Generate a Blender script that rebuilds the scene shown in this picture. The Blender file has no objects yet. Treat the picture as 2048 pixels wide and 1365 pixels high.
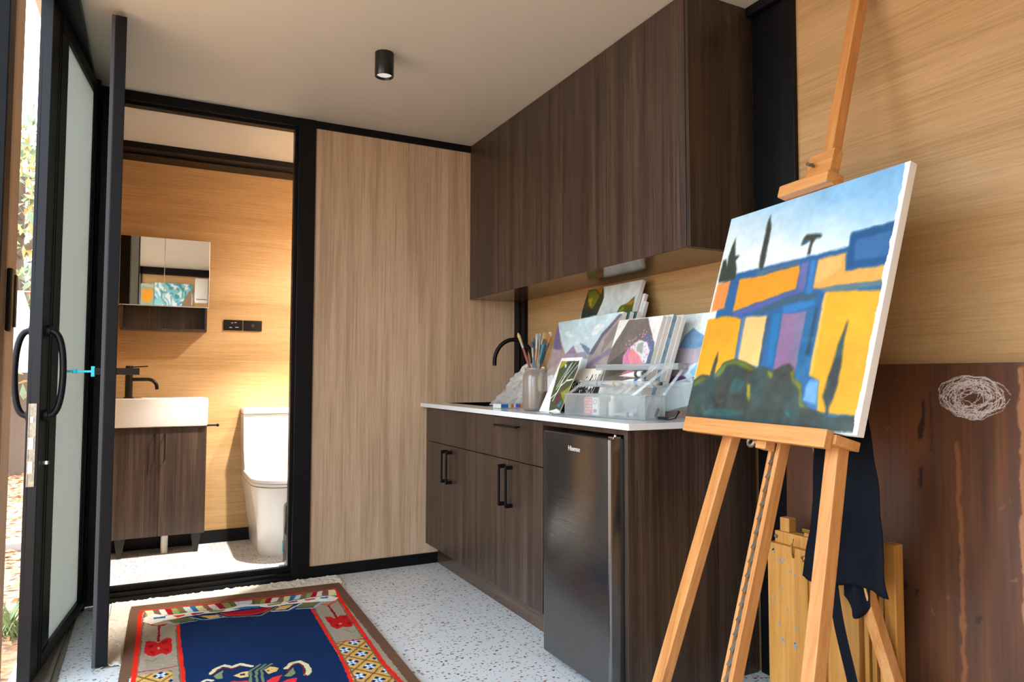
import bpy, bmesh, math, random, json
import numpy as np
from mathutils import Matrix, Vector, Euler, noise
random.seed(7); np.random.seed(7)
C = bpy.context.scene.collection
SC = bpy.context.scene
PI = math.pi
ART = json.loads(r'''{"canvas":[["p","30639a",[0.047,0.665,0.145,0.698,0.792,0.713,0.79,0.769,0.992,0.773,1.005,0.736,1.007,0.613,0.996,0.534,1.04,0.032,0.078,-0.048]],["p","f0904a",[0.013,0.666,0.106,0.669,0.107,0.531,0.008,0.519]],["p","f59a2c",[0.172,0.664,0.281,0.661,0.547,0.679,0.557,0.642,0.556,0.574,0.176,0.509]],["p","6a6fa6",[0.556,0.684,0.596,0.686,0.605,0.558,0.566,0.552,0.565,0.614]],["p","4f6d88",[0.284,0.689,0.542,0.697,0.547,0.679,0.293,0.662]],["p","3a7fbf",[0.609,0.686,0.632,0.688,0.649,0.537,0.619,0.531]],["p","e9aa55",[0.645,0.686,0.786,0.69,0.801,0.614,1.005,0.611,1.01,0.55,0.707,0.558,0.652,0.562]],["p","eebb6e",[0.651,0.677,0.768,0.68,0.78,0.629,0.663,0.581]],["p","24588c",[0.79,0.769,0.994,0.771,1.004,0.617,0.8,0.618]],["p","3a6ea5",[0.82,0.73,0.979,0.741,0.978,0.645,0.833,0.65]],["p","5c7b86",[0.698,0.547,0.713,0.56,1.003,0.551,0.996,0.534,0.734,0.538]],["p","5a5fa0",[0.173,0.497,0.316,0.528,0.536,0.562,0.6,0.57,0.567,0.549,0.367,0.513,0.204,0.481]],["p","3f5f73",[0.369,0.507,0.541,0.547,0.682,0.541,0.688,0.521,0.499,0.506,0.305,0.47]],["p","eaa52a",[-0.0,0.485,0.141,0.493,0.248,0.472,0.266,0.281,0.198,0.266,0.149,0.212,0.001,0.198]],["p","5f7fa0",[0.255,0.477,0.277,0.48,0.305,0.286,0.275,0.281]],["p","f2c27a",[0.278,0.478,0.418,0.469,0.432,0.244,0.292,0.276]],["p","3d5a6e",[0.421,0.472,0.441,0.475,0.446,0.244,0.429,0.254]],["p","2573aa",[0.452,0.474,0.496,0.478,0.513,0.253,0.479,0.253]],["p","8a6c90",[0.509,0.472,0.644,0.468,0.651,0.229,0.528,0.229]],["p","7d7393",[0.591,0.463,0.644,0.468,0.651,0.252,0.619,0.252]],["p","3578b8",[0.499,0.506,0.677,0.515,0.684,0.488,0.509,0.472]],["p","2c6797",[0.648,0.487,0.694,0.497,0.729,0.189,0.658,0.193,0.645,0.317]],["p","2f4c60",[0.689,0.483,0.703,0.486,0.708,0.288,0.684,0.288]],["p","eeA92c",[0.724,0.541,0.995,0.516,0.997,0.438,1.003,0.064,0.801,0.071,0.782,0.186,0.727,0.207]],["p","f3bc60",[0.719,0.537,0.733,0.535,0.74,0.211,0.727,0.207]],["p","6ea3cf",[0.734,0.191,0.781,0.188,0.795,0.083,0.722,0.097,0.723,0.158]],["p","3f6ea0",[0.718,0.11,0.79,0.102,0.795,0.081,0.723,0.092]],["p","3f4945",[-0.01,-0.006,-0.007,0.055,-0.005,0.189,0.059,0.215,0.103,0.207,0.149,0.191,0.194,0.266,0.265,0.284,0.366,0.264,0.412,0.239,0.466,0.249,0.522,0.224,0.569,0.248,0.609,0.256,0.639,0.238,0.652,0.193,0.696,0.18,0.715,0.11,0.757,0.086,0.846,0.066,0.859,0.058,0.996,0.065,1.007,0.045,1.007,0.007,-0.005,-0.016]],["p","667030",[0.153,0.204,0.199,0.263,0.266,0.281,0.375,0.259,0.413,0.234,0.385,0.229,0.272,0.265,0.22,0.25,0.188,0.202]],["p","5c662f",[-0.0,0.178,0.063,0.206,0.103,0.196,0.058,0.173,0.018,0.156]],["p","a5952a",[0.385,0.174,0.409,0.169,0.421,0.121,0.419,0.096,0.402,0.125]],["p","74762e",[0.621,0.224,0.642,0.229,0.654,0.197,0.7,0.175,0.715,0.101,0.758,0.081,0.71,0.087,0.691,0.153,0.646,0.183]],["p","7a8a2e",[0.49,0.229,0.531,0.219,0.524,0.196,0.504,0.205]],["p","39605e",[0.294,0.203,0.372,0.179,0.33,0.122,0.276,0.141]],["p","36605e",[0.128,0.041,0.23,0.067,0.417,0.048,0.303,0.023,0.135,0.025]],["p","2a7a86",[0.641,0.07,0.662,0.063,0.674,0.041,0.655,0.053]],["p","353d45",[0.148,0.137,0.192,0.102,0.232,0.062,0.215,0.061,0.147,0.116]],["p","3a4a4c",[0.859,0.426,0.852,0.398,0.84,0.337,0.829,0.259,0.819,0.182,0.815,0.127,0.839,0.094,0.842,0.059,0.861,0.06,0.855,0.095,0.865,0.116,0.875,0.183,0.869,0.284,0.86,0.345,0.863,0.397]],["p","3a4440",[0.135,0.324,0.123,0.283,0.117,0.229,0.12,0.174,0.155,0.175,0.146,0.245,0.147,0.288]],["p","3c463f",[0.292,0.959,0.281,0.916,0.284,0.803,0.286,0.721,0.294,0.697,0.324,0.692,0.322,0.761,0.317,0.879]],["p","3c463f",[0.071,0.889,0.057,0.844,0.049,0.789,0.055,0.744,0.036,0.785,0.011,0.783,0.012,0.67,0.082,0.67,0.136,0.672,0.135,0.726,0.112,0.766,0.135,0.79,0.098,0.793]],["p","3c463f",[0.549,0.809,0.591,0.806,0.632,0.799,0.64,0.78,0.61,0.783,0.595,0.762,0.596,0.712,0.578,0.715,0.578,0.776,0.533,0.766,0.537,0.79]],["p","2f5f7a",[0.536,0.782,0.57,0.78,0.561,0.766,0.533,0.766]]],"rug":[["p","9c8f7c",[-0.021,3.515,0.13,3.469,0.109,2.668,0.108,2.248,-0.078,2.342,-0.033,2.74]],["p","9c8f7c",[0.662,3.414,0.805,3.472,0.792,2.325,0.784,2.003,0.602,2.095,0.618,2.412,0.664,3.239]],["p","0c2850",[0.123,3.372,0.249,3.424,0.675,3.366,0.653,3.011,0.621,2.411,0.582,2.009,0.093,2.255]],["l","7a5a45",[-0.007,3.499,-0.015,3.322,-0.022,2.965,-0.03,2.738],0.008],["l","e02818",[-0.014,3.537,-0.024,3.497,-0.027,3.327,-0.031,2.969,-0.036,2.683],0.016],["l","e02818",[-0.017,3.536,0.555,3.479],0.01],["l","e02818",[0.467,3.485,0.811,3.473],0.01],["l","e02818",[0.809,3.481,0.786,3.113,0.773,2.753,0.764,2.491,0.771,2.335,0.782,2.208],0.016],["l","7a5a45",[0.794,3.433,0.774,3.108,0.764,2.776,0.754,2.496,0.759,2.341],0.006],["l","e02818",[0.116,3.266,0.114,3.066,0.116,2.817,0.115,2.607],0.014],["l","7a5a45",[0.109,3.219,0.106,2.982,0.107,2.747,0.106,2.612],0.006],["l","e02818",[0.653,3.232,0.647,2.939,0.642,2.647,0.63,2.484,0.616,2.354],0.014],["l","7a5a45",[0.661,3.228,0.656,2.935,0.649,2.643,0.638,2.41],0.006],["p","e0d9a0",[-0.007,3.528,0.023,3.524,0.032,3.424,0.008,3.425]],["p","7a5a45",[0.023,3.524,0.048,3.518,0.056,3.429,0.032,3.424]],["p","d8d4cc",[0.048,3.518,0.069,3.513,0.083,3.426,0.056,3.429]],["p","9c1220",[0.069,3.513,0.094,3.508,0.105,3.421,0.083,3.426]],["p","8a955a",[0.094,3.508,0.116,3.507,0.132,3.413,0.105,3.421]],["p","6a6a3c",[0.116,3.507,0.141,3.506,0.16,3.416,0.132,3.413]],["p","c3cfd6",[0.141,3.506,0.167,3.505,0.185,3.417,0.16,3.416]],["p","1f6fa5",[0.167,3.505,0.192,3.499,0.206,3.413,0.185,3.417]],["p","d8d29a",[0.192,3.499,0.22,3.493,0.238,3.411,0.206,3.413]],["p","8a6450",[0.22,3.493,0.243,3.491,0.26,3.409,0.238,3.411]],["p","ddd8d0",[0.243,3.491,0.272,3.491,0.288,3.403,0.26,3.409]],["p","9c1220",[0.272,3.491,0.298,3.488,0.317,3.397,0.288,3.403]],["p","8a955a",[0.298,3.488,0.328,3.485,0.34,3.406,0.317,3.397]],["p","6a6a3c",[0.328,3.485,0.354,3.482,0.36,3.414,0.34,3.406]],["p","e0d9a0",[0.809,3.467,0.776,3.47,0.762,3.389,0.796,3.372]],["p","7a5a45",[0.776,3.47,0.75,3.469,0.731,3.395,0.762,3.389]],["p","d8d4cc",[0.75,3.469,0.724,3.468,0.705,3.395,0.731,3.395]],["p","9c1220",[0.724,3.468,0.706,3.471,0.68,3.395,0.705,3.395]],["p","8a955a",[0.706,3.471,0.679,3.464,0.656,3.399,0.68,3.395]],["p","6a6a3c",[0.679,3.464,0.652,3.457,0.627,3.398,0.656,3.399]],["p","c3cfd6",[0.652,3.457,0.627,3.456,0.602,3.395,0.627,3.398]],["p","1f6fa5",[0.627,3.456,0.599,3.457,0.581,3.39,0.602,3.395]],["p","d8d29a",[0.599,3.457,0.571,3.462,0.555,3.383,0.581,3.39]],["p","8a6450",[0.571,3.462,0.547,3.461,0.528,3.404,0.555,3.383]],["p","ddd8d0",[0.547,3.461,0.519,3.465,0.5,3.399,0.528,3.404]],["p","9c1220",[0.519,3.465,0.492,3.468,0.475,3.393,0.5,3.399]],["p","8a955a",[0.492,3.468,0.472,3.47,0.45,3.381,0.475,3.393]],["p","6a6a3c",[0.472,3.47,0.445,3.476,0.433,3.378,0.45,3.381]],["p","c3cfd6",[0.354,3.482,0.43,3.474,0.425,3.424,0.39,3.417,0.361,3.42]],["p","e6e2d8",[-0.012,3.425,0.023,3.473,0.077,3.413,0.169,3.422,0.25,3.405,0.327,3.401,0.382,3.433,0.458,3.395,0.521,3.388,0.541,3.391,0.532,3.328,0.455,3.373,0.323,3.357,0.229,3.37,0.167,3.367,0.064,3.354,0.012,3.328,-0.012,3.377]],["p","e6e2d8",[0.455,3.397,0.555,3.383,0.625,3.386,0.697,3.389,0.767,3.38,0.795,3.333,0.77,3.295,0.715,3.304,0.636,3.331,0.548,3.338,0.481,3.336,0.451,3.363]],["p","1f6fa5",[0.026,3.416,0.074,3.414,0.071,3.383,0.026,3.395]],["p","d83a20",[0.097,3.408,0.148,3.399,0.143,3.382,0.119,3.37]],["p","9c1220",[0.171,3.399,0.223,3.396,0.217,3.381,0.177,3.374]],["p","8a955a",[0.244,3.408,0.313,3.391,0.292,3.367,0.245,3.379]],["p","1f6fa5",[0.334,3.38,0.391,3.393,0.455,3.373,0.449,3.352,0.387,3.354]],["p","8a955a",[0.483,3.377,0.549,3.387,0.541,3.36,0.483,3.353]],["p","9c1220",[0.571,3.375,0.62,3.374,0.613,3.355,0.575,3.359]],["p","d83a20",[0.645,3.376,0.698,3.375,0.69,3.356,0.648,3.356]],["p","1f6fa5",[0.715,3.373,0.758,3.371,0.749,3.347,0.718,3.352]],["p","6a6a3c",[0.076,3.354,0.179,3.351,0.182,3.306,0.105,3.302]],["l","8fb0cc",[0.076,3.327,0.104,3.287,0.188,3.292],0.01],["p","d8b060",[0.2,3.351,0.273,3.326,0.28,3.3,0.24,3.293]],["l","8fb0cc",[0.166,3.346,0.218,3.288,0.282,3.288,0.301,3.289],0.01],["l","2a4a86",[0.195,3.321,0.223,3.28,0.281,3.272],0.005],["p","9c1220",[0.287,3.346,0.385,3.337,0.493,3.336,0.459,3.277,0.378,3.273,0.317,3.298]],["l","e03a20",[0.286,3.341,0.317,3.298,0.409,3.268,0.46,3.282,0.496,3.331],0.007],["l","8a8a5a",[0.267,3.339,0.309,3.278,0.437,3.237,0.514,3.319],0.007],["p","8a2020",[-0.003,3.356,0.035,3.307,0.076,3.307,0.064,3.282,0.018,3.31]],["p","d8b060",[0.5,3.285,0.533,3.328,0.59,3.323,0.548,3.273]],["l","d8d8d8",[0.488,3.274,0.551,3.254,0.625,3.324],0.009],["l","2a4a86",[0.493,3.26,0.556,3.24,0.625,3.306],0.006],["p","6a6a3c",[0.591,3.269,0.636,3.331,0.71,3.312,0.663,3.256]],["l","8fb0cc",[0.592,3.257,0.663,3.238,0.716,3.309],0.01],["l","d83a20",[0.703,3.266,0.735,3.25,0.786,3.305],0.01],["l","8c1020",[0.046,3.291,0.046,3.193,0.042,3.102],0.01],["p","c01818",[-0.002,3.124,0.013,3.13,0.029,3.109,0.04,3.085,0.056,3.113,0.073,3.132,0.089,3.119,0.089,3.052,0.09,2.999,0.083,2.96,0.07,2.946,0.055,2.967,0.042,2.961,0.026,2.948,0.008,2.969,-0.005,3.005,-0.002,3.062]],["p","8c1020",[0.008,3.075,0.026,3.074,0.024,3.05,0.008,3.049]],["p","8c1020",[0.053,3.096,0.073,3.105,0.072,3.078,0.056,3.068]],["p","8c1020",[0.011,3.005,0.031,3.003,0.024,2.974]],["p","8c1020",[0.06,3.005,0.079,3.013,0.073,2.974]],["p","a5a060",[0.038,3.042,0.047,3.038,0.046,3.013,0.039,3.016]],["l","7a8a5a",[0.001,2.921,0.024,2.902,0.042,2.932],0.008],["l","8c1020",[0.729,3.241,0.727,3.154,0.724,3.066],0.01],["p","c01818",[0.681,3.099,0.702,3.088,0.716,3.059,0.742,3.085,0.773,3.075,0.768,3.012,0.772,2.978,0.759,2.933,0.737,2.929,0.721,2.942,0.695,2.925,0.681,2.962,0.68,3.003,0.678,3.036]],["p","8c1020",[0.688,3.052,0.7,3.035,0.692,3.013,0.685,3.027]],["p","8c1020",[0.747,3.065,0.765,3.056,0.752,3.03]],["p","8c1020",[0.693,2.976,0.715,2.97,0.7,2.948]],["p","8c1020",[0.749,2.99,0.765,2.976,0.75,2.953]],["p","a5a060",[0.717,2.995,0.728,2.99,0.722,2.972,0.714,2.976]],["l","7a8a5a",[0.72,2.912,0.74,2.863,0.769,2.888],0.008],["l","b01828",[-0.02,2.819,0.038,2.811,0.098,2.815],0.007],["l","b01828",[0.664,2.781,0.779,2.773],0.007],["l","d8cfa0",[0.205,2.691,0.22,2.727,0.25,2.746,0.273,2.716,0.303,2.734,0.336,2.695],0.016],["l","8c1020",[0.21,2.685,0.238,2.726,0.267,2.707,0.274,2.7,0.307,2.714],0.005],["p","7f8a60",[0.211,2.667,0.243,2.701,0.235,2.634,0.218,2.632]],["p","d8b870",[0.272,2.64,0.301,2.657,0.321,2.655,0.315,2.607,0.291,2.609]],["p","0c2850",[0.291,2.641,0.307,2.644,0.307,2.625,0.293,2.629]],["p","d8b870",[0.374,2.642,0.395,2.662,0.421,2.638,0.409,2.61,0.381,2.599]],["p","0c2850",[0.378,2.633,0.391,2.634,0.386,2.618]],["l","6f7d58",[0.365,2.696,0.326,2.652,0.316,2.506],0.009],["l","6f7d58",[0.384,2.69,0.345,2.642,0.333,2.497],0.009],["l","6f7d58",[0.404,2.687,0.363,2.641,0.353,2.487],0.009],["l","d8cfa0",[0.445,2.621,0.467,2.656,0.495,2.661,0.512,2.618,0.513,2.565,0.499,2.536],0.018],["l","8c1020",[0.444,2.592,0.463,2.635,0.493,2.647,0.501,2.601,0.491,2.547,0.497,2.523],0.005],["p","7f8a60",[0.447,2.584,0.468,2.617,0.464,2.561,0.443,2.543,0.425,2.559]],["p","e03038",[0.366,2.539,0.387,2.564,0.424,2.57,0.391,2.507,0.374,2.476]],["p","e03038",[0.412,2.51,0.437,2.525,0.465,2.523,0.432,2.447,0.409,2.459]],["l","d8cfa0",[0.174,2.635,0.189,2.643,0.201,2.63],0.014],["p","e03038",[0.259,2.593,0.314,2.573,0.306,2.498,0.253,2.524]]],"mountain":[["p","a59488",[0.004,0.408,-0.021,0.993,0.169,0.73,0.271,0.606,0.489,0.184,0.045,-0.003]],["p","75658c",[-0.01,1.001,0.134,0.75,0.19,0.678,0.069,0.615,0.009,0.723,-0.01,0.867]],["p","b39aa0",[0.024,0.687,0.231,0.641,0.325,0.471,0.073,0.442]],["p","dfe6ea",[0.415,0.743,0.549,0.697,0.658,0.643,0.628,0.543,0.288,0.563,0.309,0.637]],["p","9a86a5",[0.271,0.606,0.383,0.699,0.471,0.597,0.533,0.554,0.288,0.563]],["p","7088a0",[0.468,0.726,0.522,0.707,0.655,0.651,0.662,0.573,0.541,0.657]],["p","a79cae",[0.322,0.604,0.599,0.623,0.673,0.542,0.291,0.555]],["p","a39a94",[0.656,0.589,0.774,0.797,0.954,0.974,1.047,0.976,1.325,0.084,0.683,0.04]],["p","6d6878",[0.656,0.589,0.774,0.797,0.951,0.981,1.001,0.975,0.806,0.763,0.722,0.586]],["p","8c8078",[0.838,0.731,0.959,0.899,0.969,0.75,0.828,0.581]],["p","8a7a96",[0.668,0.495,0.964,0.648,0.95,0.576,0.669,0.434]],["p","b7aba2",[-0.025,0.408,0.298,0.538,0.414,0.373,0.063,0.339]],["p","e8e8e6",[0.055,0.356,0.157,0.373,0.258,0.012,0.045,-0.003]],["p","e8eeee",[0.608,0.843,0.692,0.914,0.784,0.888,0.709,0.803,0.651,0.784]],["p","e8eeee",[0.165,0.868,0.238,0.879,0.318,0.804,0.213,0.813]],["p","e8eeee",[0.522,0.771,0.606,0.788,0.6,0.741]]],"river":[["p","3d3c22",[-0.042,1.001,0.297,0.998,0.373,0.906,0.33,0.763,0.013,0.757]],["p","6b6a1e",[0.0,0.985,0.143,0.992,0.275,0.926,0.205,0.82,0.086,0.865]],["p","a86a1c",[0.139,0.999,0.284,0.997,0.296,0.936]],["p","a8861c",[0.048,0.918,0.132,0.924,0.175,0.822]],["p","2c3528",[-0.012,0.833,0.214,0.807,0.33,0.763,0.023,0.744]],["p","5b5a1e",[0.699,0.759,0.731,0.81,0.848,0.825,0.941,0.875,0.959,0.806,0.977,0.737]],["p","b0761c",[0.803,0.816,0.942,0.852,0.933,0.808]],["p","8d8a20",[0.708,0.765,0.784,0.806,0.833,0.768]],["p","4a4a20",[-0.009,0.745,0.697,0.742,1.082,0.149,0.175,0.137]]],"moon":[["p","6f665e",[0.236,0.993,0.672,0.993,0.955,0.733,0.955,0.527,1.16,0.338,0.022,0.284,-0.017,0.666]],["p","5d6b86",[0.72,0.861,0.971,0.732,1.066,0.496,0.855,0.38,0.697,0.53]],["p","57524c",[0.034,0.537,0.346,0.658,0.487,0.44,0.068,0.379]],["p","d8d2d6",[0.455,0.702,0.616,0.766,0.795,0.738,0.921,0.645,0.907,0.527,0.716,0.499,0.53,0.532]],["p","c47a9c",[0.342,0.611,0.455,0.702,0.564,0.531,0.447,0.502,0.39,0.51]],["p","e08a90",[0.446,0.609,0.5,0.685,0.716,0.604,0.878,0.498,0.583,0.501]],["p","9aa09a",[0.606,0.728,0.73,0.74,0.772,0.618,0.621,0.652]],["p","d88aa8",[0.428,0.425,0.602,0.47,0.827,0.425,0.526,0.38]],["p","2c6aa5",[0.837,0.41,0.923,0.424,0.972,0.395,0.887,0.38]]],"ranges":[["p","cfe4ea",[-1.23,-0.082,-0.075,0.603,1.145,0.936,1.587,0.01]],["p","b5a8b0",[0.052,0.645,0.587,0.724,0.887,0.735,0.835,0.584,0.043,0.426,-0.205,0.227]],["p","6f98bc",[0.089,0.658,0.149,0.791,0.264,0.859,0.404,0.796,0.658,0.722,0.418,0.65]],["p","7a9cc0",[0.158,0.716,0.272,0.846,0.42,0.708]],["p","a496a4",[-0.205,0.227,0.081,0.483,0.36,0.508,0.34,0.424,-0.013,0.229]],["p","8fc4d8",[0.376,0.424,0.468,0.507,0.775,0.571,0.743,0.449,0.437,0.382]],["p","5f4a78",[0.071,0.327,0.109,0.383,0.289,0.39,0.435,0.328]],["p","5f9cbf",[0.471,0.328,0.551,0.369,0.781,0.381,0.778,0.328]],["p","a8867c",[-0.391,-0.055,-0.219,0.032,0.94,0.1,1.002,-0.009]]],"grass":[["p","4a5236",[0.053,0.938,0.923,0.933,1.054,0.656,0.998,0.035,0.796,0.063,0.486,0.015,0.276,0.284]],["p","a59c1c",[0.053,0.938,0.376,0.938,0.312,0.88,0.154,0.787]],["p","3c463a",[0.409,0.912,0.902,0.918,0.894,0.652,0.461,0.733]],["p","8a8a30",[1.003,0.509,1.079,0.367,1.017,0.178,0.663,0.354,0.898,0.434]],["p","6a2c3c",[0.554,0.307,0.681,0.34,0.774,0.213,0.671,0.109]],["p","4a7a8a",[0.75,0.126,0.87,0.216,0.924,0.146,0.866,0.087]],["l","d8ded0",[0.626,0.899,0.533,0.675,0.515,0.365,0.283,0.226],0.03],["l","e6e8dc",[0.789,0.902,0.658,0.736,0.509,0.585,0.396,0.405],0.02],["l","d8ded0",[0.578,0.884,0.437,0.643,0.357,0.463],0.02],["l","e6e8dc",[0.963,0.595,0.723,0.575,0.521,0.468,0.474,0.29,0.45,0.202],0.03],["l","cfd8d0",[0.939,0.859,0.791,0.709,0.646,0.529],0.02],["p","a8cfe0",[0.279,0.88,0.379,0.881,0.419,0.822,0.37,0.806]]]}''')

# ------------------------------------------------------------------ materials
def s2l(c):
    return c/12.92 if c <= .04045 else ((c+.055)/1.055)**2.4
def hexc(h):
    return tuple(s2l(int(h[i:i+2], 16)/255) for i in (0, 2, 4))
def newmat(name):
    m = bpy.data.materials.new(name); m.use_nodes = True
    nt = m.node_tree; b = nt.nodes['Principled BSDF']
    return m, nt, b
def N(nt, t, **kw):
    n = nt.nodes.new(t)
    for k, v in kw.items():
        if k in n.inputs: n.inputs[k].default_value = v
        else: setattr(n, k, v)
    return n
def flat(name, h, rough=.5, metal=0, spec=.5, bump=0, bscale=200, var=0, trans=0, coat=0):
    m, nt, b = newmat(name)
    b.inputs['Base Color'].default_value = (*hexc(h), 1)
    b.inputs['Roughness'].default_value = rough
    b.inputs['Metallic'].default_value = metal
    b.inputs['Specular IOR Level'].default_value = spec
    b.inputs['Transmission Weight'].default_value = trans
    b.inputs['Coat Weight'].default_value = coat
    L = nt.links
    if bump or var:
        tc = N(nt, 'ShaderNodeTexCoord')
        nz = N(nt, 'ShaderNodeTexNoise'); nz.inputs['Scale'].default_value = bscale; nz.inputs['Detail'].default_value = 4
        L.new(tc.outputs['Object'], nz.inputs['Vector'])
        if bump:
            bp = N(nt, 'ShaderNodeBump'); bp.inputs['Strength'].default_value = bump; bp.inputs['Distance'].default_value = .002
            L.new(nz.outputs['Fac'], bp.inputs['Height']); L.new(bp.outputs[0], b.inputs['Normal'])
        if var:
            mx = N(nt, 'ShaderNodeMix', data_type='RGBA', blend_type='MULTIPLY'); mx.inputs[0].default_value = 1
            cr = N(nt, 'ShaderNodeMapRange'); cr.inputs['To Min'].default_value = 1-var; cr.inputs['To Max'].default_value = 1+var*.5
            cr.inputs['From Min'].default_value = .3; cr.inputs['From Max'].default_value = .7
            L.new(nz.outputs['Fac'], cr.inputs['Value'])
            mx.inputs[6].default_value = (*hexc(h), 1)
            L.new(cr.outputs[0], mx.inputs[7]); L.new(mx.outputs[2], b.inputs['Base Color'])
    return m
def wood(name, c0, c1, c2, axis, rough=.45, fine=1.0, stretch=1.2, coarse=9, spec=.4, pores=.25):
    """laminate / timber: grain stretched along axis (0,1,2) of object space"""
    m, nt, b = newmat(name); L = nt.links
    tc = N(nt, 'ShaderNodeTexCoord')
    def mp(a, s):
        n = N(nt, 'ShaderNodeMapping'); v = [a, a, a]; v[axis] = s; n.inputs['Scale'].default_value = v
        L.new(tc.outputs['Object'], n.inputs['Vector']); return n
    m1 = mp(coarse, stretch*.6); m2 = mp(160*fine, 3.0*stretch); m3 = mp(420*fine, 14)
    n1 = N(nt, 'ShaderNodeTexNoise'); n1.inputs['Scale'].default_value = 1; n1.inputs['Detail'].default_value = 3; n1.inputs['Distortion'].default_value = .6
    n2 = N(nt, 'ShaderNodeTexNoise'); n2.inputs['Scale'].default_value = 1; n2.inputs['Detail'].default_value = 3
    n3 = N(nt, 'ShaderNodeTexNoise'); n3.inputs['Scale'].default_value = 1; n3.inputs['Detail'].default_value = 1
    L.new(m1.outputs[0], n1.inputs[0]); L.new(m2.outputs[0], n2.inputs[0]); L.new(m3.outputs[0], n3.inputs[0])
    a = N(nt, 'ShaderNodeMath', operation='MULTIPLY'); a.inputs[1].default_value = .55; L.new(n1.outputs['Fac'], a.inputs[0])
    c = N(nt, 'ShaderNodeMath', operation='MULTIPLY_ADD'); c.inputs[1].default_value = .45; L.new(n2.outputs['Fac'], c.inputs[0]); L.new(a.outputs[0], c.inputs[2])
    cr = N(nt, 'ShaderNodeValToRGB'); L.new(c.outputs[0], cr.inputs[0])
    e = cr.color_ramp.elements; e[0].position = .36; e[0].color = (*hexc(c0), 1); e[1].position = .64; e[1].color = (*hexc(c2), 1)
    k = cr.color_ramp.elements.new(.5); k.color = (*hexc(c1), 1)
    mr = N(nt, 'ShaderNodeMapRange'); mr.inputs['From Min'].default_value = .3; mr.inputs['From Max'].default_value = .5; mr.inputs['To Min'].default_value = 1-pores; mr.inputs['To Max'].default_value = 1
    L.new(n3.outputs['Fac'], mr.inputs[0])
    mx = N(nt, 'ShaderNodeMix', data_type='RGBA', blend_type='MULTIPLY'); mx.inputs[0].default_value = 1
    L.new(cr.outputs[0], mx.inputs[6]); L.new(mr.outputs[0], mx.inputs[7]); L.new(mx.outputs[2], b.inputs['Base Color'])
    b.inputs['Roughness'].default_value = rough; b.inputs['Specular IOR Level'].default_value = spec
    bp = N(nt, 'ShaderNodeBump'); bp.inputs['Strength'].default_value = .12; bp.inputs['Distance'].default_value = .001
    L.new(n2.outputs['Fac'], bp.inputs['Height']); L.new(bp.outputs[0], b.inputs['Normal'])
    return m
def attrmat(name, rough=.5, bump=.3, bscale=120, spec=.3, distance=.0015):
    m, nt, b = newmat(name); L = nt.links
    at = N(nt, 'ShaderNodeVertexColor'); at.layer_name = 'Col'
    tc = N(nt, 'ShaderNodeTexCoord')
    nz = N(nt, 'ShaderNodeTexNoise'); nz.inputs['Scale'].default_value = bscale; nz.inputs['Detail'].default_value = 3
    L.new(tc.outputs['Object'], nz.inputs['Vector'])
    L.new(at.outputs['Color'], b.inputs['Base Color'])
    bp = N(nt, 'ShaderNodeBump'); bp.inputs['Strength'].default_value = bump; bp.inputs['Distance'].default_value = distance
    L.new(nz.outputs['Fac'], bp.inputs['Height']); L.new(bp.outputs[0], b.inputs['Normal'])
    b.inputs['Roughness'].default_value = rough; b.inputs['Specular IOR Level'].default_value = spec
    return m
def clear(name, h, opacity=.3, rough=.1, gloss=.15, translucent=.5):
    """thin clear or milky plastic / glass sheet"""
    m = bpy.data.materials.new(name); m.use_nodes = True; nt = m.node_tree; L = nt.links; nt.nodes.clear()
    o = N(nt, 'ShaderNodeOutputMaterial'); tr = N(nt, 'ShaderNodeBsdfTransparent'); tr.inputs[0].default_value = (.98, .99, .99, 1)
    di = N(nt, 'ShaderNodeBsdfDiffuse'); di.inputs[0].default_value = (*hexc(h), 1)
    tl = N(nt, 'ShaderNodeBsdfTranslucent'); tl.inputs[0].default_value = (*hexc(h), 1)
    gl = N(nt, 'ShaderNodeBsdfGlossy'); gl.inputs['Roughness'].default_value = rough
    m0 = N(nt, 'ShaderNodeMixShader'); m0.inputs[0].default_value = translucent; L.new(di.outputs[0], m0.inputs[1]); L.new(tl.outputs[0], m0.inputs[2])
    m1 = N(nt, 'ShaderNodeMixShader'); m1.inputs[0].default_value = opacity; L.new(tr.outputs[0], m1.inputs[1]); L.new(m0.outputs[0], m1.inputs[2])
    fr = N(nt, 'ShaderNodeLayerWeight'); fr.inputs[0].default_value = .25
    ml = N(nt, 'ShaderNodeMath', operation='MULTIPLY_ADD'); ml.inputs[1].default_value = gloss*3; ml.inputs[2].default_value = gloss*.3; L.new(fr.outputs['Fresnel'], ml.inputs[0])
    m2 = N(nt, 'ShaderNodeMixShader'); L.new(ml.outputs[0], m2.inputs[0]); L.new(m1.outputs[0], m2.inputs[1]); L.new(gl.outputs[0], m2.inputs[2])
    L.new(m2.outputs[0], o.inputs[0]); return m

M = {}
M['oak_y'] = wood('oak_laminate_long', 'a07c4e', 'b08b5b', 'b99567', 1, rough=.5, stretch=.9, coarse=7, pores=.12)
M['oak_x'] = wood('oak_laminate_cross', 'ab8858', 'c39d69', 'd0ac7c', 0, rough=.5, stretch=.9, coarse=7, pores=.12)
M['oak_z'] = wood('oak_laminate_upright', 'ae9070', 'c6a788', 'd2b597', 2, rough=.5, stretch=.9, coarse=11, pores=.12)
M['dark'] = wood('dark_oak_laminate', '271d18', '3d2f26', '554338', 2, rough=.36, stretch=.8, coarse=16, spec=.5, pores=.3)
M['dark_y'] = wood('dark_oak_underside', '2f221a', '49372b', '5a4637', 1, rough=.16, stretch=.8, coarse=16, spec=.6, pores=.1)
M['black'] = flat('black_powder_coat', '0a0a0d', .42, spec=.2, bump=.03, bscale=900)
M['blackgloss'] = flat('black_satin', '101012', .22)
M['ceil'] = flat('ceiling_paint', 'c8c5ba', .6, bump=.02, bscale=500)
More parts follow.
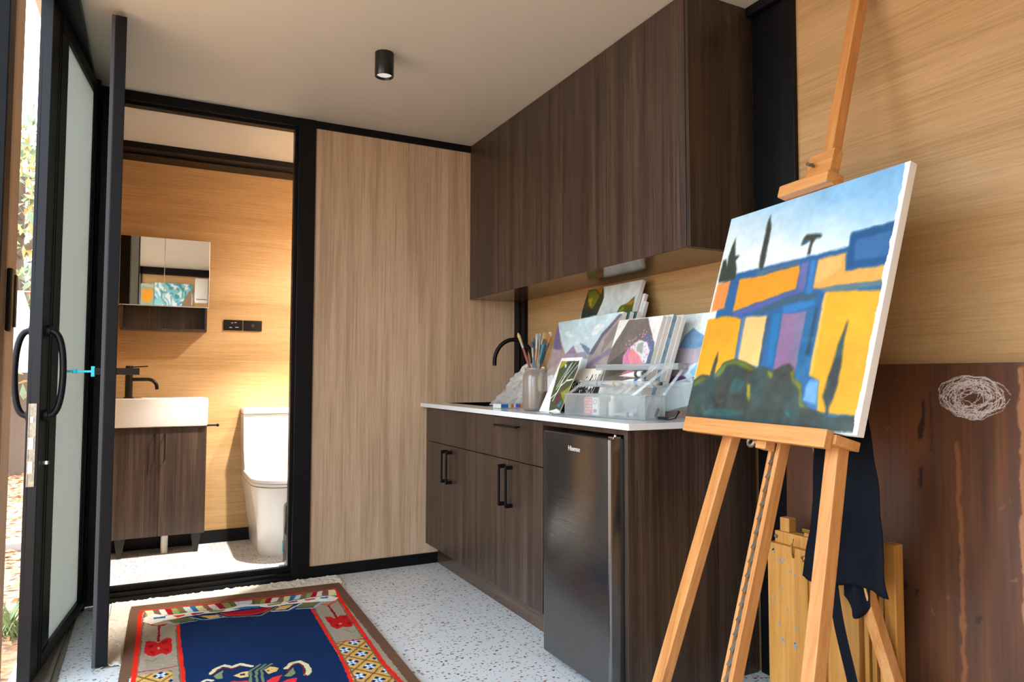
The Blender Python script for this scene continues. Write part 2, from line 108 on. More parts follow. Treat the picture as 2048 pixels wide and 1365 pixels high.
M['pine'] = wood('varnished_beech', 'b3743c', 'c4854a', 'cf955b', 1, rough=.38, fine=.5, stretch=1.2, coarse=14, pores=.12)
M['pine_x'] = wood('varnished_beech_cross', 'b67940', 'c88a4f', 'd29a60', 0, rough=.38, fine=.5, stretch=1.2, coarse=14, pores=.12)
M['steel'] = flat('worn_steel', '8b8273', .4, metal=.8, var=.3, bscale=90)
M['brass'] = flat('brass', '9c7a3c', .35, metal=.9)
M['white'] = flat('white_enamel', 'eceae4', .12, coat=.3)
M['stone'] = flat('white_quartz', 'dfe2e2', .12, spec=.6)
M['canvas'] = flat('primed_canvas', 'e9e6df', .8, bump=.3, bscale=900)
M['paint'] = attrmat('oil_paint', .42, .35, 90)
M['paintsmooth'] = attrmat('acrylic_paint', .5, .2, 160)
M['pile'] = attrmat('wool_pile', .95, .9, 330, spec=.1, distance=.004)
M['navycloth'] = flat('navy_cotton', '14171f', .9, spec=.1, bump=.5, bscale=700, var=.25)
M['glass'] = clear('clear_glass', 'e8f0f0', .02, .01, .12)
M['plastic'] = clear('milky_clear_plastic', 'e6ebea', .20, .12, .16, .45)
M['bag'] = clear('crumpled_plastic_bag', 'efece4', .62, .3, .12, .4)
M['jar'] = clear('paint_smeared_glass', 'b8aa9c', .5, .05, .18, .4)
M['water'] = flat('murky_brush_water', '8d8078', .25, var=.35, bscale=40)
M['chrome'] = flat('chrome', 'c8c8c8', .12, metal=1)
M['cyan'] = flat('cyan_plastic', '19b5c8', .4)
M['gold'] = flat('gunmetal', '2c2a28', .25, metal=.6)
M['offwhite'] = flat('offwhite_pvc', 'd8d6cc', .4)
def frosted():
    m = bpy.data.materials.new('frosted_glass'); m.use_nodes = True; nt = m.node_tree; L = nt.links; nt.nodes.clear()
    o = N(nt, 'ShaderNodeOutputMaterial'); tl = N(nt, 'ShaderNodeBsdfTranslucent'); tl.inputs[0].default_value = (.50, .52, .48, 1)
    di = N(nt, 'ShaderNodeBsdfDiffuse'); di.inputs[0].default_value = (.50, .50, .47, 1)
    gl = N(nt, 'ShaderNodeBsdfGlossy'); gl.inputs['Roughness'].default_value = .35
    a = N(nt, 'ShaderNodeMixShader'); a.inputs[0].default_value = .45; L.new(tl.outputs[0], a.inputs[1]); L.new(di.outputs[0], a.inputs[2])
    b = N(nt, 'ShaderNodeMixShader'); b.inputs[0].default_value = .06; L.new(a.outputs[0], b.inputs[1]); L.new(gl.outputs[0], b.inputs[2])
    L.new(b.outputs[0], o.inputs[0]); return m
M['frost'] = frosted()
def mirror():
    m, nt, b = newmat('mirror'); b.inputs['Base Color'].default_value = (.93, .94, .93, 1); b.inputs['Metallic'].default_value = 1; b.inputs['Roughness'].default_value = .015; return m
M['mirror'] = mirror()
def brushed():
    m, nt, b = newmat('brushed_black_steel'); L = nt.links
    b.inputs['Base Color'].default_value = (.14, .14, .142, 1); b.inputs['Metallic'].default_value = .9; b.inputs['Roughness'].default_value = .15
    tc = N(nt, 'ShaderNodeTexCoord'); mp = N(nt, 'ShaderNodeMapping'); mp.inputs['Scale'].default_value = (4, 4, 900); nz = N(nt, 'ShaderNodeTexNoise'); nz.inputs['Scale'].default_value = 1
    L.new(tc.outputs['Object'], mp.inputs[0]); L.new(mp.outputs[0], nz.inputs[0])
    bp = N(nt, 'ShaderNodeBump'); bp.inputs['Strength'].default_value = .12; bp.inputs['Distance'].default_value = .001; L.new(nz.outputs['Fac'], bp.inputs['Height']); L.new(bp.outputs[0], b.inputs['Normal'])
    return m
M['fridge'] = brushed()
def terrazzo(joints=True):
    m, nt, b = newmat('terrazzo'); L = nt.links
    tc = N(nt, 'ShaderNodeTexCoord')
    wn = N(nt, 'ShaderNodeTexNoise'); wn.inputs['Scale'].default_value = 90; L.new(tc.outputs['Object'], wn.inputs[0])
    ad = N(nt, 'ShaderNodeVectorMath', operation='MULTIPLY_ADD'); ad.inputs[1].default_value = (.012, .012, .012); L.new(wn.outputs['Color'], ad.inputs[0]); L.new(tc.outputs['Object'], ad.inputs[2])
    col = None
    base = (*hexc('d6dad9'), 1)
    prev = None
    for sc, thr, seed in ((42, .26, 0), (68, .26, 5.3)):
        mp = N(nt, 'ShaderNodeMapping'); mp.inputs['Location'].default_value = (seed, seed*1.7, 0); mp.inputs['Rotation'].default_value = (0, 0, seed); mp.inputs['Scale'].default_value = (1, 1.5, 0)
        L.new(ad.outputs[0], mp.inputs[0])
        v = N(nt, 'ShaderNodeTexVoronoi'); v.inputs['Scale'].default_value = sc; L.new(mp.outputs[0], v.inputs[0])
        lt = N(nt, 'ShaderNodeMath', operation='LESS_THAN'); lt.inputs[1].default_value = thr; L.new(v.outputs['Distance'], lt.inputs[0])
        sp = N(nt, 'ShaderNodeSeparateColor'); L.new(v.outputs['Color'], sp.inputs[0])
        gt = N(nt, 'ShaderNodeMath', operation='GREATER_THAN'); gt.inputs[1].default_value = .42; L.new(sp.outputs[0], gt.inputs[0])
        mu = N(nt, 'ShaderNodeMath', operation='MULTIPLY'); L.new(lt.outputs[0], mu.inputs[0]); L.new(gt.outputs[0], mu.inputs[1])
        cr = N(nt, 'ShaderNodeValToRGB'); cr.color_ramp.interpolation = 'CONSTANT'; L.new(sp.outputs[1], cr.inputs[0])
        e = cr.color_ramp.elements; e[0].color = (*hexc('8a4a48'), 1); e[1].position = .85; e[1].color = (*hexc('34363c'), 1)
        for p, h in ((.3, 'a8706a'), (.5, '6b3a3c'), (.68, '8d8a88')):
            k = e.new(p); k.color = (*hexc(h), 1)
        mx = N(nt, 'ShaderNodeMix', data_type='RGBA'); L.new(mu.outputs[0], mx.inputs[0])
        if prev is None: mx.inputs[6].default_value = base
        else: L.new(prev, mx.inputs[6])
        L.new(cr.outputs[0], mx.inputs[7]); prev = mx.outputs[2]
    if joints:
        sx = N(nt, 'ShaderNodeSeparateXYZ'); L.new(tc.outputs['Object'], sx.inputs[0])
        outs = []
        for ax, off in (('X', 1.312), ('Y', 3.36)):
            s = N(nt, 'ShaderNodeMath', operation='SUBTRACT'); s.inputs[1].default_value = off-6.0+.3; L.new(sx.outputs[ax], s.inputs[0])
            md = N(nt, 'ShaderNodeMath', operation='MODULO'); md.inputs[1].default_value = .6; L.new(s.outputs[0], md.inputs[0])
            s2 = N(nt, 'ShaderNodeMath', operation='SUBTRACT'); s2.inputs[1].default_value = .3; L.new(md.outputs[0], s2.inputs[0])
            ab = N(nt, 'ShaderNodeMath', operation='ABSOLUTE'); L.new(s2.outputs[0], ab.inputs[0])
            l2 = N(nt, 'ShaderNodeMath', operation='LESS_THAN'); l2.inputs[1].default_value = .0009; L.new(ab.outputs[0], l2.inputs[0]); outs.append(l2)
        mxx = N(nt, 'ShaderNodeMath', operation='MAXIMUM'); L.new(outs[0].outputs[0], mxx.inputs[0]); L.new(outs[1].outputs[0], mxx.inputs[1])
        mx = N(nt, 'ShaderNodeMix', data_type='RGBA'); L.new(mxx.outputs[0], mx.inputs[0]); L.new(prev, mx.inputs[6]); mx.inputs[7].default_value = (*hexc('a5a4a2'), 1); prev = mx.outputs[2]
    L.new(prev, b.inputs['Base Color']); b.inputs['Roughness'].default_value = .32
    return m
M['terrazzo'] = terrazzo()

# ------------------------------------------------------------------ mesh helpers
class MB:
    def __init__(s): s.v = []; s.f = []; s.m = []
    def add(s, vs, fs, mi=0, T=None):
        o = len(s.v)
        s.v += [tuple(T @ Vector(p)) if T is not None else tuple(p) for p in vs]
        s.f += [tuple(i+o for i in f) for f in fs]; s.m += [mi]*len(fs); return s
    def box(s, x0, x1, y0, y1, z0, z1, b=0, mi=0, T=None):
        bm = bmesh.new(); bmesh.ops.create_cube(bm, size=1)
        for v in bm.verts: v.co = Vector(((x0+x1)/2+v.co.x*(x1-x0), (y0+y1)/2+v.co.y*(y1-y0), (z0+z1)/2+v.co.z*(z1-z0)))
        if b: bmesh.ops.bevel(bm, geom=list(bm.edges), offset=min(b, abs(x1-x0)*.45, abs(y1-y0)*.45, abs(z1-z0)*.45), segments=2, profile=.6, affect='EDGES')
        bm.verts.index_update(); s.add([v.co.copy() for v in bm.verts], [[v.index for v in f.verts] for f in bm.faces], mi, T); bm.free(); return s
    def beam(s, p0, p1, w, h, up=(0, 0, 1), b=.002, mi=0, T=None):
        """square bar from p0 to p1, w across, h along up"""
        p0 = Vector(p0); p1 = Vector(p1); d = (p1-p0); L = d.length; d.normalize(); up = Vector(up)
        sx = up.cross(d).normalized(); uy = d.cross(sx).normalized()
        R = Matrix((sx, uy, d)).transposed().to_4x4(); R.translation = p0
        return s.box(-w/2, w/2, -h/2, h/2, 0, L, b, mi, (T @ R) if T is not None else R)
    def tube(s, pts, r, seg=12, mi=0, T=None, cap=True, closed=False):
        pts = [Vector(p) for p in pts]; n = len(pts); rs = r if isinstance(r, (list, tuple)) else [r]*n
        vs = []; prev = None
        for i, p in enumerate(pts):
            if closed: d = pts[(i+1) % n]-pts[i-1]
            else: d = pts[min(i+1, n-1)]-pts[max(i-1, 0)]
            d.normalize()
            if prev is None:
                a = Vector((0, 0, 1)) if abs(d.z) < .9 else Vector((1, 0, 0)); prev = a.cross(d).normalized()
            u = (prev-d*prev.dot(d)).normalized(); prev = u; w = d.cross(u)
            for k in range(seg):
                t = 2*PI*k/seg; vs.append(p+(u*math.cos(t)+w*math.sin(t))*rs[i])
        fs = []
        for i in range(n if closed else n-1):
            for k in range(seg):
                a = i*seg+k; b2 = i*seg+(k+1) % seg; j = (i+1) % n
                fs.append((a, b2, j*seg+(k+1) % seg, j*seg+k))
        if cap and not closed: fs += [tuple(range(seg))[::-1], tuple(range((n-1)*seg, n*seg))]
        return s.add(vs, fs, mi, T)
    def cyl(s, p0, p1, r, seg=20, mi=0, T=None, r1=None): return s.tube([p0, p1], [r, r if r1 is None else r1], seg, mi, T)
    def lathe(s, prof, seg=32, mi=0, T=None, c=(0, 0)):
        vs = [(c[0]+r*math.cos(2*PI*k/seg), c[1]+r*math.sin(2*PI*k/seg), z) for r, z in prof for k in range(seg)]
        fs = [(i*seg+k, i*seg+(k+1) % seg, (i+1)*seg+(k+1) % seg, (i+1)*seg+k) for i in range(len(prof)-1) for k in range(seg)]
        return s.add(vs, fs, mi, T)
    def loft(s, secs, mi=0, T=None, cap=True):
        n = len(secs[0]); vs = [p for q in secs for p in q]
        fs = [(i*n+k, i*n+(k+1) % n, (i+1)*n+(k+1) % n, (i+1)*n+k) for i in range(len(secs)-1) for k in range(n)]
        if cap: fs += [tuple(range(n))[::-1], tuple(range((len(secs)-1)*n, len(secs)*n))]
        return s.add(vs, fs, mi, T)
    def prism(s, poly, z0, z1, mi=0, T=None):
        return s.loft([[(x, y, z0) for x, y in poly], [(x, y, z1) for x, y in poly]], mi, T)
    def grid(s, fn, nu, nv, mi=0, T=None):
        vs = [fn(i/nu, j/nv) for j in range(nv+1) for i in range(nu+1)]
        fs = [(j*(nu+1)+i, j*(nu+1)+i+1, (j+1)*(nu+1)+i+1, (j+1)*(nu+1)+i) for j in range(nv) for i in range(nu)]
        return s.add(vs, fs, mi, T)
WM = {}
def link(name, mb, mat, parent=None, loc=None, rot=None, smooth=False, solid=0, subsurf=0):
    """mb in world coordinates unless the parent's own frame is wanted (then use local())"""
    me = bpy.data.meshes.new(name)
    o = bpy.data.objects.new(name, me); C.objects.link(o)
    if parent is not None:
        o.parent = parent; P = WM[parent.name]; Q = P
        if loc is not None: Q = P @ Matrix.Translation(loc); o.matrix_local = Matrix.Translation(loc)
    else:
        Q = Matrix.Translation(loc) if loc is not None else Matrix.Identity(4)
        if rot is not None: Q = Q @ rot.to_4x4()
        o.matrix_world = Q
    WM[o.name] = Q
    inv = Q.inverted()
    me.from_pydata([inv @ Vector(v) for v in mb.v], [], mb.f)
    mats = mat if isinstance(mat, (list, tuple)) else [mat]
    for m in mats: me.materials.append(m)
    if len(mats) > 1: me.polygons.foreach_set('material_index', mb.m)
    bm = bmesh.new(); bm.from_mesh(me); bmesh.ops.recalc_face_normals(bm, faces=bm.faces); bm.to_mesh(me); bm.free()
    if smooth:
        me.polygons.foreach_set('use_smooth', [True]*len(me.polygons))
        me.set_sharp_from_angle(angle=math.radians(smooth if smooth is not True else 40))
    if solid:
        k = o.modifiers.new('Solidify', 'SOLIDIFY'); k.thickness = solid; k.offset = 0
    if subsurf:
        k = o.modifiers.new('Subdivision', 'SUBSURF'); k.levels = k.render_levels = subsurf
    me.update(); return o
def thing(name, label, cat, loc=(0, 0, 0), R=None, group=None):
    o = bpy.data.objects.new(name, None); C.objects.link(o); o.empty_display_size = .05
    Q = Matrix.Translation(loc) @ (R.to_4x4() if R is not None else Matrix.Identity(4))
    o.matrix_world = Q; WM[o.name] = Q; o['label'] = label; o['category'] = cat
    if group: o['group'] = group
    return o
def local(mb, parent):
    Q = WM[parent.name]; mb.v = [tuple(Q @ Vector(v)) for v in mb.v]; return mb
def tag(o, label, cat, group=None, kind=None):
    if label: o['label'] = label
    if cat: o['category'] = cat
    if group: o['group'] = group
    if kind: o['kind'] = kind
    return o
def struct(name, mb, mat, label=None, **k):
    o = link(name, mb, mat, **k); o['kind'] = 'structure'
    if label: o['label'] = label
    return o
def sthing(name, label, loc=(0, 0, 0), R=None):
    o = thing(name, label, 'x', loc, R); del o['category']; o['kind'] = 'structure'; return o

# ------------------------------------------------------------------ painted surfaces (colour per vertex)
def inpoly(P, poly):
    x, y = P[:, 0], P[:, 1]; r = np.zeros(len(P), bool); n = len(poly)
    for i in range(n):
        x0, y0 = poly[i]; x1, y1 = poly[(i+1) % n]
        if y0 == y1: continue
        c = (y0 > y) != (y1 > y)
        r ^= c & (x < (x1-x0)*(y-y0)/(y1-y0)+x0)
    return r
def nearline(P, pl, w):
    d = np.full(len(P), 9.)
    for (a, b), (c, e) in zip(pl[:-1], pl[1:]):
        dx, dy = c-a, e-b; L = dx*dx+dy*dy+1e-12
        t = np.clip(((P[:, 0]-a)*dx+(P[:, 1]-b)*dy)/L, 0, 1)
        d = np.minimum(d, np.hypot(P[:, 0]-a-t*dx, P[:, 1]-b-t*dy))
    return d < w/2
def vnoise(P, f, seed):
    rs = np.random.RandomState(seed); G = rs.rand(257, 257); X = P*f; i = np.floor(X).astype(int); t = X-i; t = t*t*(3-2*t)
    a = i[:, 0] % 256; b = i[:, 1] % 256
    return (G[a, b]*(1-t[:, 0])+G[a+1, b]*t[:, 0])*(1-t[:, 1])+(G[a, b+1]*(1-t[:, 0])+G[a+1, b+1]*t[:, 0])*t[:, 1]
def paint(P, col, L, wob=0, wf=20, soft=0, gain=1):
    """P points, col (N,3) srgb 0..1, L list of [kind, hex, flat pts, (width)]"""
    if wob: Q = P+wob*np.stack([vnoise(P, wf, 3)-.5, vnoise(P, wf, 4)-.5], 1)+wob*.5*np.stack([vnoise(P, wf*3.1, 5)-.5, vnoise(P, wf*3.1, 6)-.5], 1)
    else: Q = P
    for it in L:
        pts = np.array(it[2]).reshape(-1, 2); pad = .05
        w = it[3] if len(it) > 3 else 0
        bb = (Q[:, 0] > pts[:, 0].min()-w-pad) & (Q[:, 0] < pts[:, 0].max()+w+pad) & (Q[:, 1] > pts[:, 1].min()-w-pad) & (Q[:, 1] < pts[:, 1].max()+w+pad)
        ix = np.where(bb)[0]
        if not len(ix): continue
        c = np.array([int(it[1][i:i+2], 16)/255 for i in (0, 2, 4)])
        q = Q[ix]
        if soft:
            a = np.zeros(len(ix))
            for dx, dy in ((0, 0), (soft, 0), (-soft, 0), (0, soft), (0, -soft), (soft*.7, soft*.7), (-soft*.7, -soft*.7), (soft*.7, -soft*.7), (-soft*.7, soft*.7)):
                qq = q+np.array([dx, dy]); a += inpoly(qq, pts) if it[0] == 'p' else nearline(qq, pts, w)
            a = (a/9)[:, None]
        else: a = (inpoly(q, pts) if it[0] == 'p' else nearline(q, pts, w)).astype(float)[:, None]
        col[ix] = col[ix]*(1-a)+c*a
    return col
def setcol(me, col, n0=0):
    c = np.clip(col, 0, 1); c = np.where(c <= .04045, c/12.92, ((c+.055)/1.055)**2.4)
    at = me.color_attributes.new(name='Col', type='FLOAT_COLOR', domain='POINT')
    full = np.ones((len(me.vertices), 4), np.float32); full[:, :3] = .75; full[n0:n0+len(c), :3] = c
    at.data.foreach_set('color', full.ravel())
def H3(h): return np.array([int(h[i:i+2], 16)/255 for i in (0, 2, 4)])
def frame(base, rot, tilt):
    """picture frame of axes: right, up, towards the viewer; base = lower-left corner"""
    r = math.radians(rot); t = math.radians(tilt)
    e = Vector((math.sin(r), -math.cos(r), 0)); nh = Vector((math.cos(r), math.sin(r), 0))
    up = nh*math.sin(t)+Vector((0, 0, 1))*math.cos(t); nn = e.cross(up)
    Mx = Matrix((e, up, nn)).transposed().to_4x4(); Mx.translation = base; return Mx
def painting(name, label, cat, Mx, W, H, th, fn, nu=150, group=None, mat='paintsmooth', edge='canvas', border=0):
    """stretched canvas or board: gridded painted face on a box with real thickness"""
    mb = MB(); nv = max(4, int(nu*H/W)); b = border
    mb.grid(lambda u, v: (b+u*(W-2*b), b+v*(H-2*b), .0006), nu, nv, 1)
    n = len(mb.v); mb.box(0, W, 0, H, -th, 0, .0015, 0)
    Q = Mx; me = bpy.data.meshes.new(name); o = bpy.data.objects.new(name, me); C.objects.link(o); o.matrix_world = Q; WM[o.name] = Q
    me.from_pydata(mb.v, [], mb.f); me.materials.append(M[edge]); me.materials.append(M[mat]); me.polygons.foreach_set('material_index', mb.m); me.update()
    u = np.tile(np.linspace(0, 1, nu+1), nv+1); v = np.repeat(np.linspace(0, 1, nv+1), nu+1)
    setcol(me, fn(np.stack([u, v], 1))); tag(o, label, cat, group); return o

M['edgewood'] = flat('worn_board_edge', '8a5a3a', .5)
M['varn'] = attrmat('old_varnish', .5, .15, 60, .5)
M['bluedge'] = flat('blue_painted_edge', '8fb4c8', .7, var=.5, bscale=30)
M['rubber'] = flat('dark_rubber', '3a3d40', .6)
M['logo'] = flat('silver_lettering', 'cfcfcc', .4)
WSTR = 6.0; EXPO = 0.62
# ------------------------------------------------------------------ the room
XL, XR, YP, YB, ZC = -.27, 1.97, 3.785, 4.85, 2.42
struct('floor', MB().box(-.42, 2.12, -.6, 5.0, -.15, 0), M['terrazzo'], 'pale terrazzo floor with red and grey chips')
struct('ceiling', MB().box(-.42, 2.12, -.6, 5.0, ZC, 2.62), M['ceil'], 'plain warm off-white ceiling')
struct('wall_right', MB().box(XR, 2.12, -.45, YB, 0, ZC), M['oak_y'], 'long light oak laminate wall with level grain')
struct('wall_rear', MB().box(-.16, XR, -.6, -.45, 0, ZC), M['oak_x'], 'light oak laminate wall at the room end seen in the mirror')
struct('wall_back', MB().box(XL, XR, YB, 5.0, 0, ZC), M['oak_x'], 'light oak laminate wall behind the vanity and toilet')
struct('wall_left', MB().box(-.42, XL, 3.86, 5.0, 0, ZC), M['oak_y'], 'left wall of the washroom')
struct('wall_middle', MB().box(.745, 1.95, YP, 3.86, .058, 2.38), M['oak_z'], 'light oak laminate panel with upright grain between washroom and kitchenette')
struct('trim_1', MB().box(.655, .745, 3.770, 3.868, 0, ZC, .003).box(.640, .655, 3.80, 3.85, .05, 2.37, .001), M['black'], 'black steel post between doorway and oak panel')
struct('trim_2', MB().box(.745, XR, 3.775, 3.866, 2.38, ZC, .002), M['black'], 'black steel rail above the oak panel')
struct('baseboard_middle', MB().box(.745, 1.47, 3.772, 3.866, 0, .058, .002), M['black'], 'black baseboard under the oak panel')
struct('trim_3', MB().box(-.165, .66, 3.775, 3.866, 2.374, ZC, .002).box(-.165, .66, 3.80, 3.85, 2.36, 2.376, .001), M['black'], 'black head of the washroom doorway')
struct('trim_4', MB().box(-.165, .66, 3.785, 3.866, 0, .035, .002).box(-.165, .66, 3.815, 3.845, .035, .062, .002).box(-.165, .66, 3.765, 3.79, 0, .018, .002), M['black'], 'black raised sill of the washroom doorway')
struct('trim_5', MB().box(-.30, -.165, 3.775, 3.866, 0, ZC, .002), M['black'], 'black steel post left of the washroom doorway')
struct('trim_6', MB().box(1.945, XR, 3.655, 3.785, 0, ZC, .002).box(1.938, 1.948, 3.705, 3.725, 0, ZC, .001), M['black'], 'black steel corner post behind the tap')
struct('trim_7', MB().box(1.955, XR, 1.737, 1.872, 0, ZC, .002).box(1.951, XR, 1.682, 1.735, 0, ZC, .002), M['black'], 'black steel post beside the wall cupboards')
struct('trim_8', MB().box(1.925, XR, -.45, 1.871, 2.385, ZC, .002), M['black'], 'black steel beam along the ceiling above the oak wall')
struct('trim_9', MB().box(XL, XR, 4.60, YB, 2.383, ZC, .002).box(XL, XR, 4.70, YB, 2.372, 2.384, .001), M['black'], 'black steel beam across the washroom ceiling')
struct('baseboard_back', MB().box(XL, XR, 4.838, YB, 0, .078, .002), M['black'], 'black baseboard along the washroom back wall')
struct('trim_10', MB().box(-.2, XR, -.45, -.43, 2.325, ZC, .002), M['black'], 'black beam at the room end seen in the mirror')
# left side: glazing, door jamb, open door leaf
w = sthing('window_1', 'large clear glazed side panel nearest the camera', (XL, .6, 0))
link('window_frame', MB().box(-.34, -.27, 1.66, 1.72, 0, ZC, .002).box(-.34, -.27, -.45, -.37, 0, ZC, .002).box(-.34, -.27, -.37, 1.66, 0, .06, .002).box(-.34, -.27, -.37, 1.66, 2.36, ZC, .002), M['black'], w)
link('pane', MB().box(-.308, -.302, -.37, 1.66, .06, 2.36), M['glass'], w)
w = sthing('window_2', 'narrow frosted panel at the room end seen in the mirror', (-.22, -.5, 0))
link('pane', MB().box(-.26, -.17, -.50, -.49, .05, 2.38), M['frost'], w)
link('window_frame', MB().box(-.175, -.16, -.6, -.43, 0, ZC, .001).box(-.42, -.26, -.6, -.43, 0, ZC, .001).box(-.27, -.16, -.55, -.43, 0, .05).box(-.27, -.16, -.55, -.43, 2.38, ZC), M['black'], w)
jb = sthing('trim_11', 'brown timber door jamb with black lock keeper at the left edge', (XL, 1.77, 0))
link('jamb_board', MB().box(-.36, -.27, 1.735, 1.83, 0, ZC, .002), M['oak_z'], jb)
link('lock_keeper', MB().box(-.275, -.262, 1.735, 1.772, 1.14, 1.27, .003).box(-.268, -.259, 1.765, 1.782, 1.15, 1.26, .002), M['blackgloss'], jb)
struct('trim_12', MB().box(-.36, -.27, 1.83, 3.785, 2.385, ZC, .002), M['black'], 'black head track of the glazed doors')
struct('trim_13', MB().box(-.36, -.27, 1.83, 3.785, 0, .012, .001).box(-.30, -.285, 1.83, 3.785, .012, .022, .001), M['steel'], 'metal floor track of the glazed doors')
struct('trim_14', MB().box(-.345, -.25, 3.705, 3.775, 0, ZC, .002), M['black'], 'black jamb post at the hinge side of the glazed door')
# glazed entry door leaf, swung out nine degrees
a9 = math.radians(6.0)
dR = Matrix((( -math.cos(a9), math.sin(a9), 0), (-math.sin(a9), -math.cos(a9), 0), (0, 0, 1)))  # rows helper
ax_l = Vector((-math.sin(a9), -math.cos(a9), 0)); ax_t = Vector((-math.cos(a9), math.sin(a9), 0))
Rm = Matrix((ax_l, ax_t, Vector((0, 0, 1)))).transposed()
d1 = sthing('door_1', 'tall black framed frosted glass door swung outward', (-.252, 3.70, .02), Rm)
LL = .848
link('door_frame', local(MB().box(LL-.13, LL, 0, .04, 0, 2.36, .003).box(LL-.262, LL-.13, .006, .034, .03, 2.33, .002).box(0, .055, 0, .04, 0, 2.36, .003).box(.055, .07, .006, .034, .03, 2.33, .001).box(.055, LL-.13, 0, .04, 0, .05, .002).box(.055, LL-.13, 0, .04, 2.31, 2.36, .002).box(LL-.122, LL-.116, -.004, 0, .01, 2.35).box(LL-.105, LL-.095, -.003, 0, .01, 2.35), d1), M['black'], d1)
link('glass_pane', local(MB().box(.07, LL-.262, .014, .024, .04, 2.32), d1), M['frost'], d1)
for s, yy in ((-1, 0), (1, .04)):
    p = []
    for k in range(25):
        t = PI*k/24; p.append((LL-.06, yy+s*(.052*math.sin(t)**.55+.0), 1.038-.147*math.cos(t)))
    h = MB().tube(p, .011, 12).cyl((LL-.06, yy, .891), (LL-.06, yy+s*.012, .891), .02).cyl((LL-.06, yy, 1.185), (LL-.06, yy+s*.012, 1.185), .02)
    link('pull_handle', local(h, d1), M['black'], d1, smooth=True)
ls = link('lock_strip', local(MB().box(LL-.001, LL+.004, .008, .032, .655, .935, .001), d1), M['steel'], d1)
link('lock_bolt', local(MB().box(LL+.003, LL+.007, .013, .028, .70, .74, .001).box(LL+.003, LL+.007, .013, .028, .78, .82, .001).box(LL+.003, LL+.006, .015, .025, .87, .89, .001), d1), M['chrome'], ls)
link('thumb_latch', local(MB().box(LL-.07, LL-.05, -.018, .001, .722, .735, .002), d1), M['chrome'], d1)
# washroom door leaf standing open
a3 = math.atan2(.045, .82)
ax_l = Vector((math.sin(a3), -math.cos(a3), 0)); ax_t = Vector((-math.cos(a3), -math.sin(a3), 0))
Rm = Matrix((ax_l, ax_t, Vector((0, 0, 1)))).transposed()
d2 = sthing('door_2', 'slim black washroom door standing open edge-on', (-.166, 3.765, .01), Rm)
link('door_frame', local(MB().box(.765, .82, 0, .038, 0, 2.385, .002).box(0, .055, 0, .038, 0, 2.385, .002).box(.055, .765, 0, .038, 0, .06).box(.055, .765, 0, .038, 2.33, 2.385), d2), M['black'], d2)
link('glass_pane', local(MB().box(.055, .765, .006, .032, .06, 2.33), d2), M['frost'], d2)
link('edge_seal', local(MB().box(.80, .818, .038, .050, .0, 2.385, .001), d2), M['rubber'], d2)
hb = link('latch_bar', local(MB().box(.79, .815, -.075, .070, 1.043, 1.068, .001), d2), M['blackgloss'], d2)
cy = MB().box(.79, .815, .068, .080, 1.036, 1.074, .002).box(.797, .808, .078, .165, 1.051, 1.059, .002).lathe([(0, 1.047), (.009, 1.049), (.009, 1.061), (0, 1.063)], 12, c=(.802, .13))
link('hook', local(cy, d2), M['cyan'], hb)

# ------------------------------------------------------------------ ceiling lamps
def downlight(x, y, label, power, spot=120, blend=.8, col=(1, .94, .87)):
    t = thing('ceiling_downlight', label, 'lamp', (x, y, ZC))
    link('housing', MB().lathe([(0, ZC), (.04, ZC), (.04, ZC-.097), (.0385, ZC-.1), (.034, ZC-.1), (.031, ZC-.088), (0, ZC-.088)], 40, c=(x, y)), M['blackgloss'], t, smooth=True)
    m, nt, b = newmat('lamp_lens_'+str(round(x, 1))); b.inputs['Base Color'].default_value = (.5, .5, .48, 1); b.inputs['Emission Color'].default_value = (1, .95, .88, 1); b.inputs['Emission Strength'].default_value = .35 if power < 20 else 6
    tc = N(nt, 'ShaderNodeTexCoord'); v = N(nt, 'ShaderNodeTexVoronoi'); v.inputs['Scale'].default_value = 190; nt.links.new(tc.outputs['Object'], v.inputs[0])
    bp = N(nt, 'ShaderNodeBump'); bp.inputs['Strength'].default_value = 1; bp.inputs['Distance'].default_value = .003; nt.links.new(v.outputs['Distance'], bp.inputs['Height']); nt.links.new(bp.outputs[0], b.inputs['Normal'])
    link('lens', MB().lathe([(0, ZC-.091), (.031, ZC-.091), (.031, ZC-.089)], 32, c=(x, y)), m, t)
    l = bpy.data.lights.new('lamp_light', 'SPOT'); l.energy = power; l.spot_size = math.radians(spot); l.spot_blend = blend; l.shadow_soft_size = .03; l.color = col
    o = bpy.data.objects.new('lamp_light', l); C.objects.link(o); o.location = (x, y, ZC-.095)
downlight(.84, 2.845, 'small black cylinder downlight on the ceiling of the main room', 5)
downlight(1.25, 4.02, 'unseen black cylinder downlight added behind the oak panel to light the washroom from the right', 150, 150)  # unseen lamp added to give the washroom its light from the right
downlight(.80, 3.98, 'unseen black cylinder downlight added close behind the doorway post to brighten the washroom floor', 400, 78, .4)  # added lamp, hidden by the post, brightens the floor near the doorway

# ------------------------------------------------------------------ kitchenette
def vhandle(par, x, y, z0, z1):
    mb = MB().box(x-.034, x-.026, y-.006, y+.006, z0, z1, .0015).box(x-.03, x, y-.008, y+.008, z0, z0+.016, .001).box(x-.03, x, y-.008, y+.008, z1-.016, z1, .001)
    return link('handle', mb, M['black'], par)
def door(par, x, y0, y1, z0, z1, nm='door', th=.018):
    return link(nm, MB().box(x, x+th, y0+.0012, y1-.0012, z0, z1, .001), M['dark'], par)
XF = 1.38
t = thing('base_cabinet', 'dark oak sink cabinet against the oak panel, with a blank drawer front', 'cabinet', (1.6, 3.43, 0))
link('body', MB().box(XF+.02, 1.94, 3.08, 3.765, .12, .7).box(XF+.02, 1.94, 3.08, 3.1, .7, .878).box(XF+.02, 1.94, 3.745, 3.765, .7, .878).box(XF+.02, XF+.035, 3.08, 3.765, .7, .878), M['dark'], t)
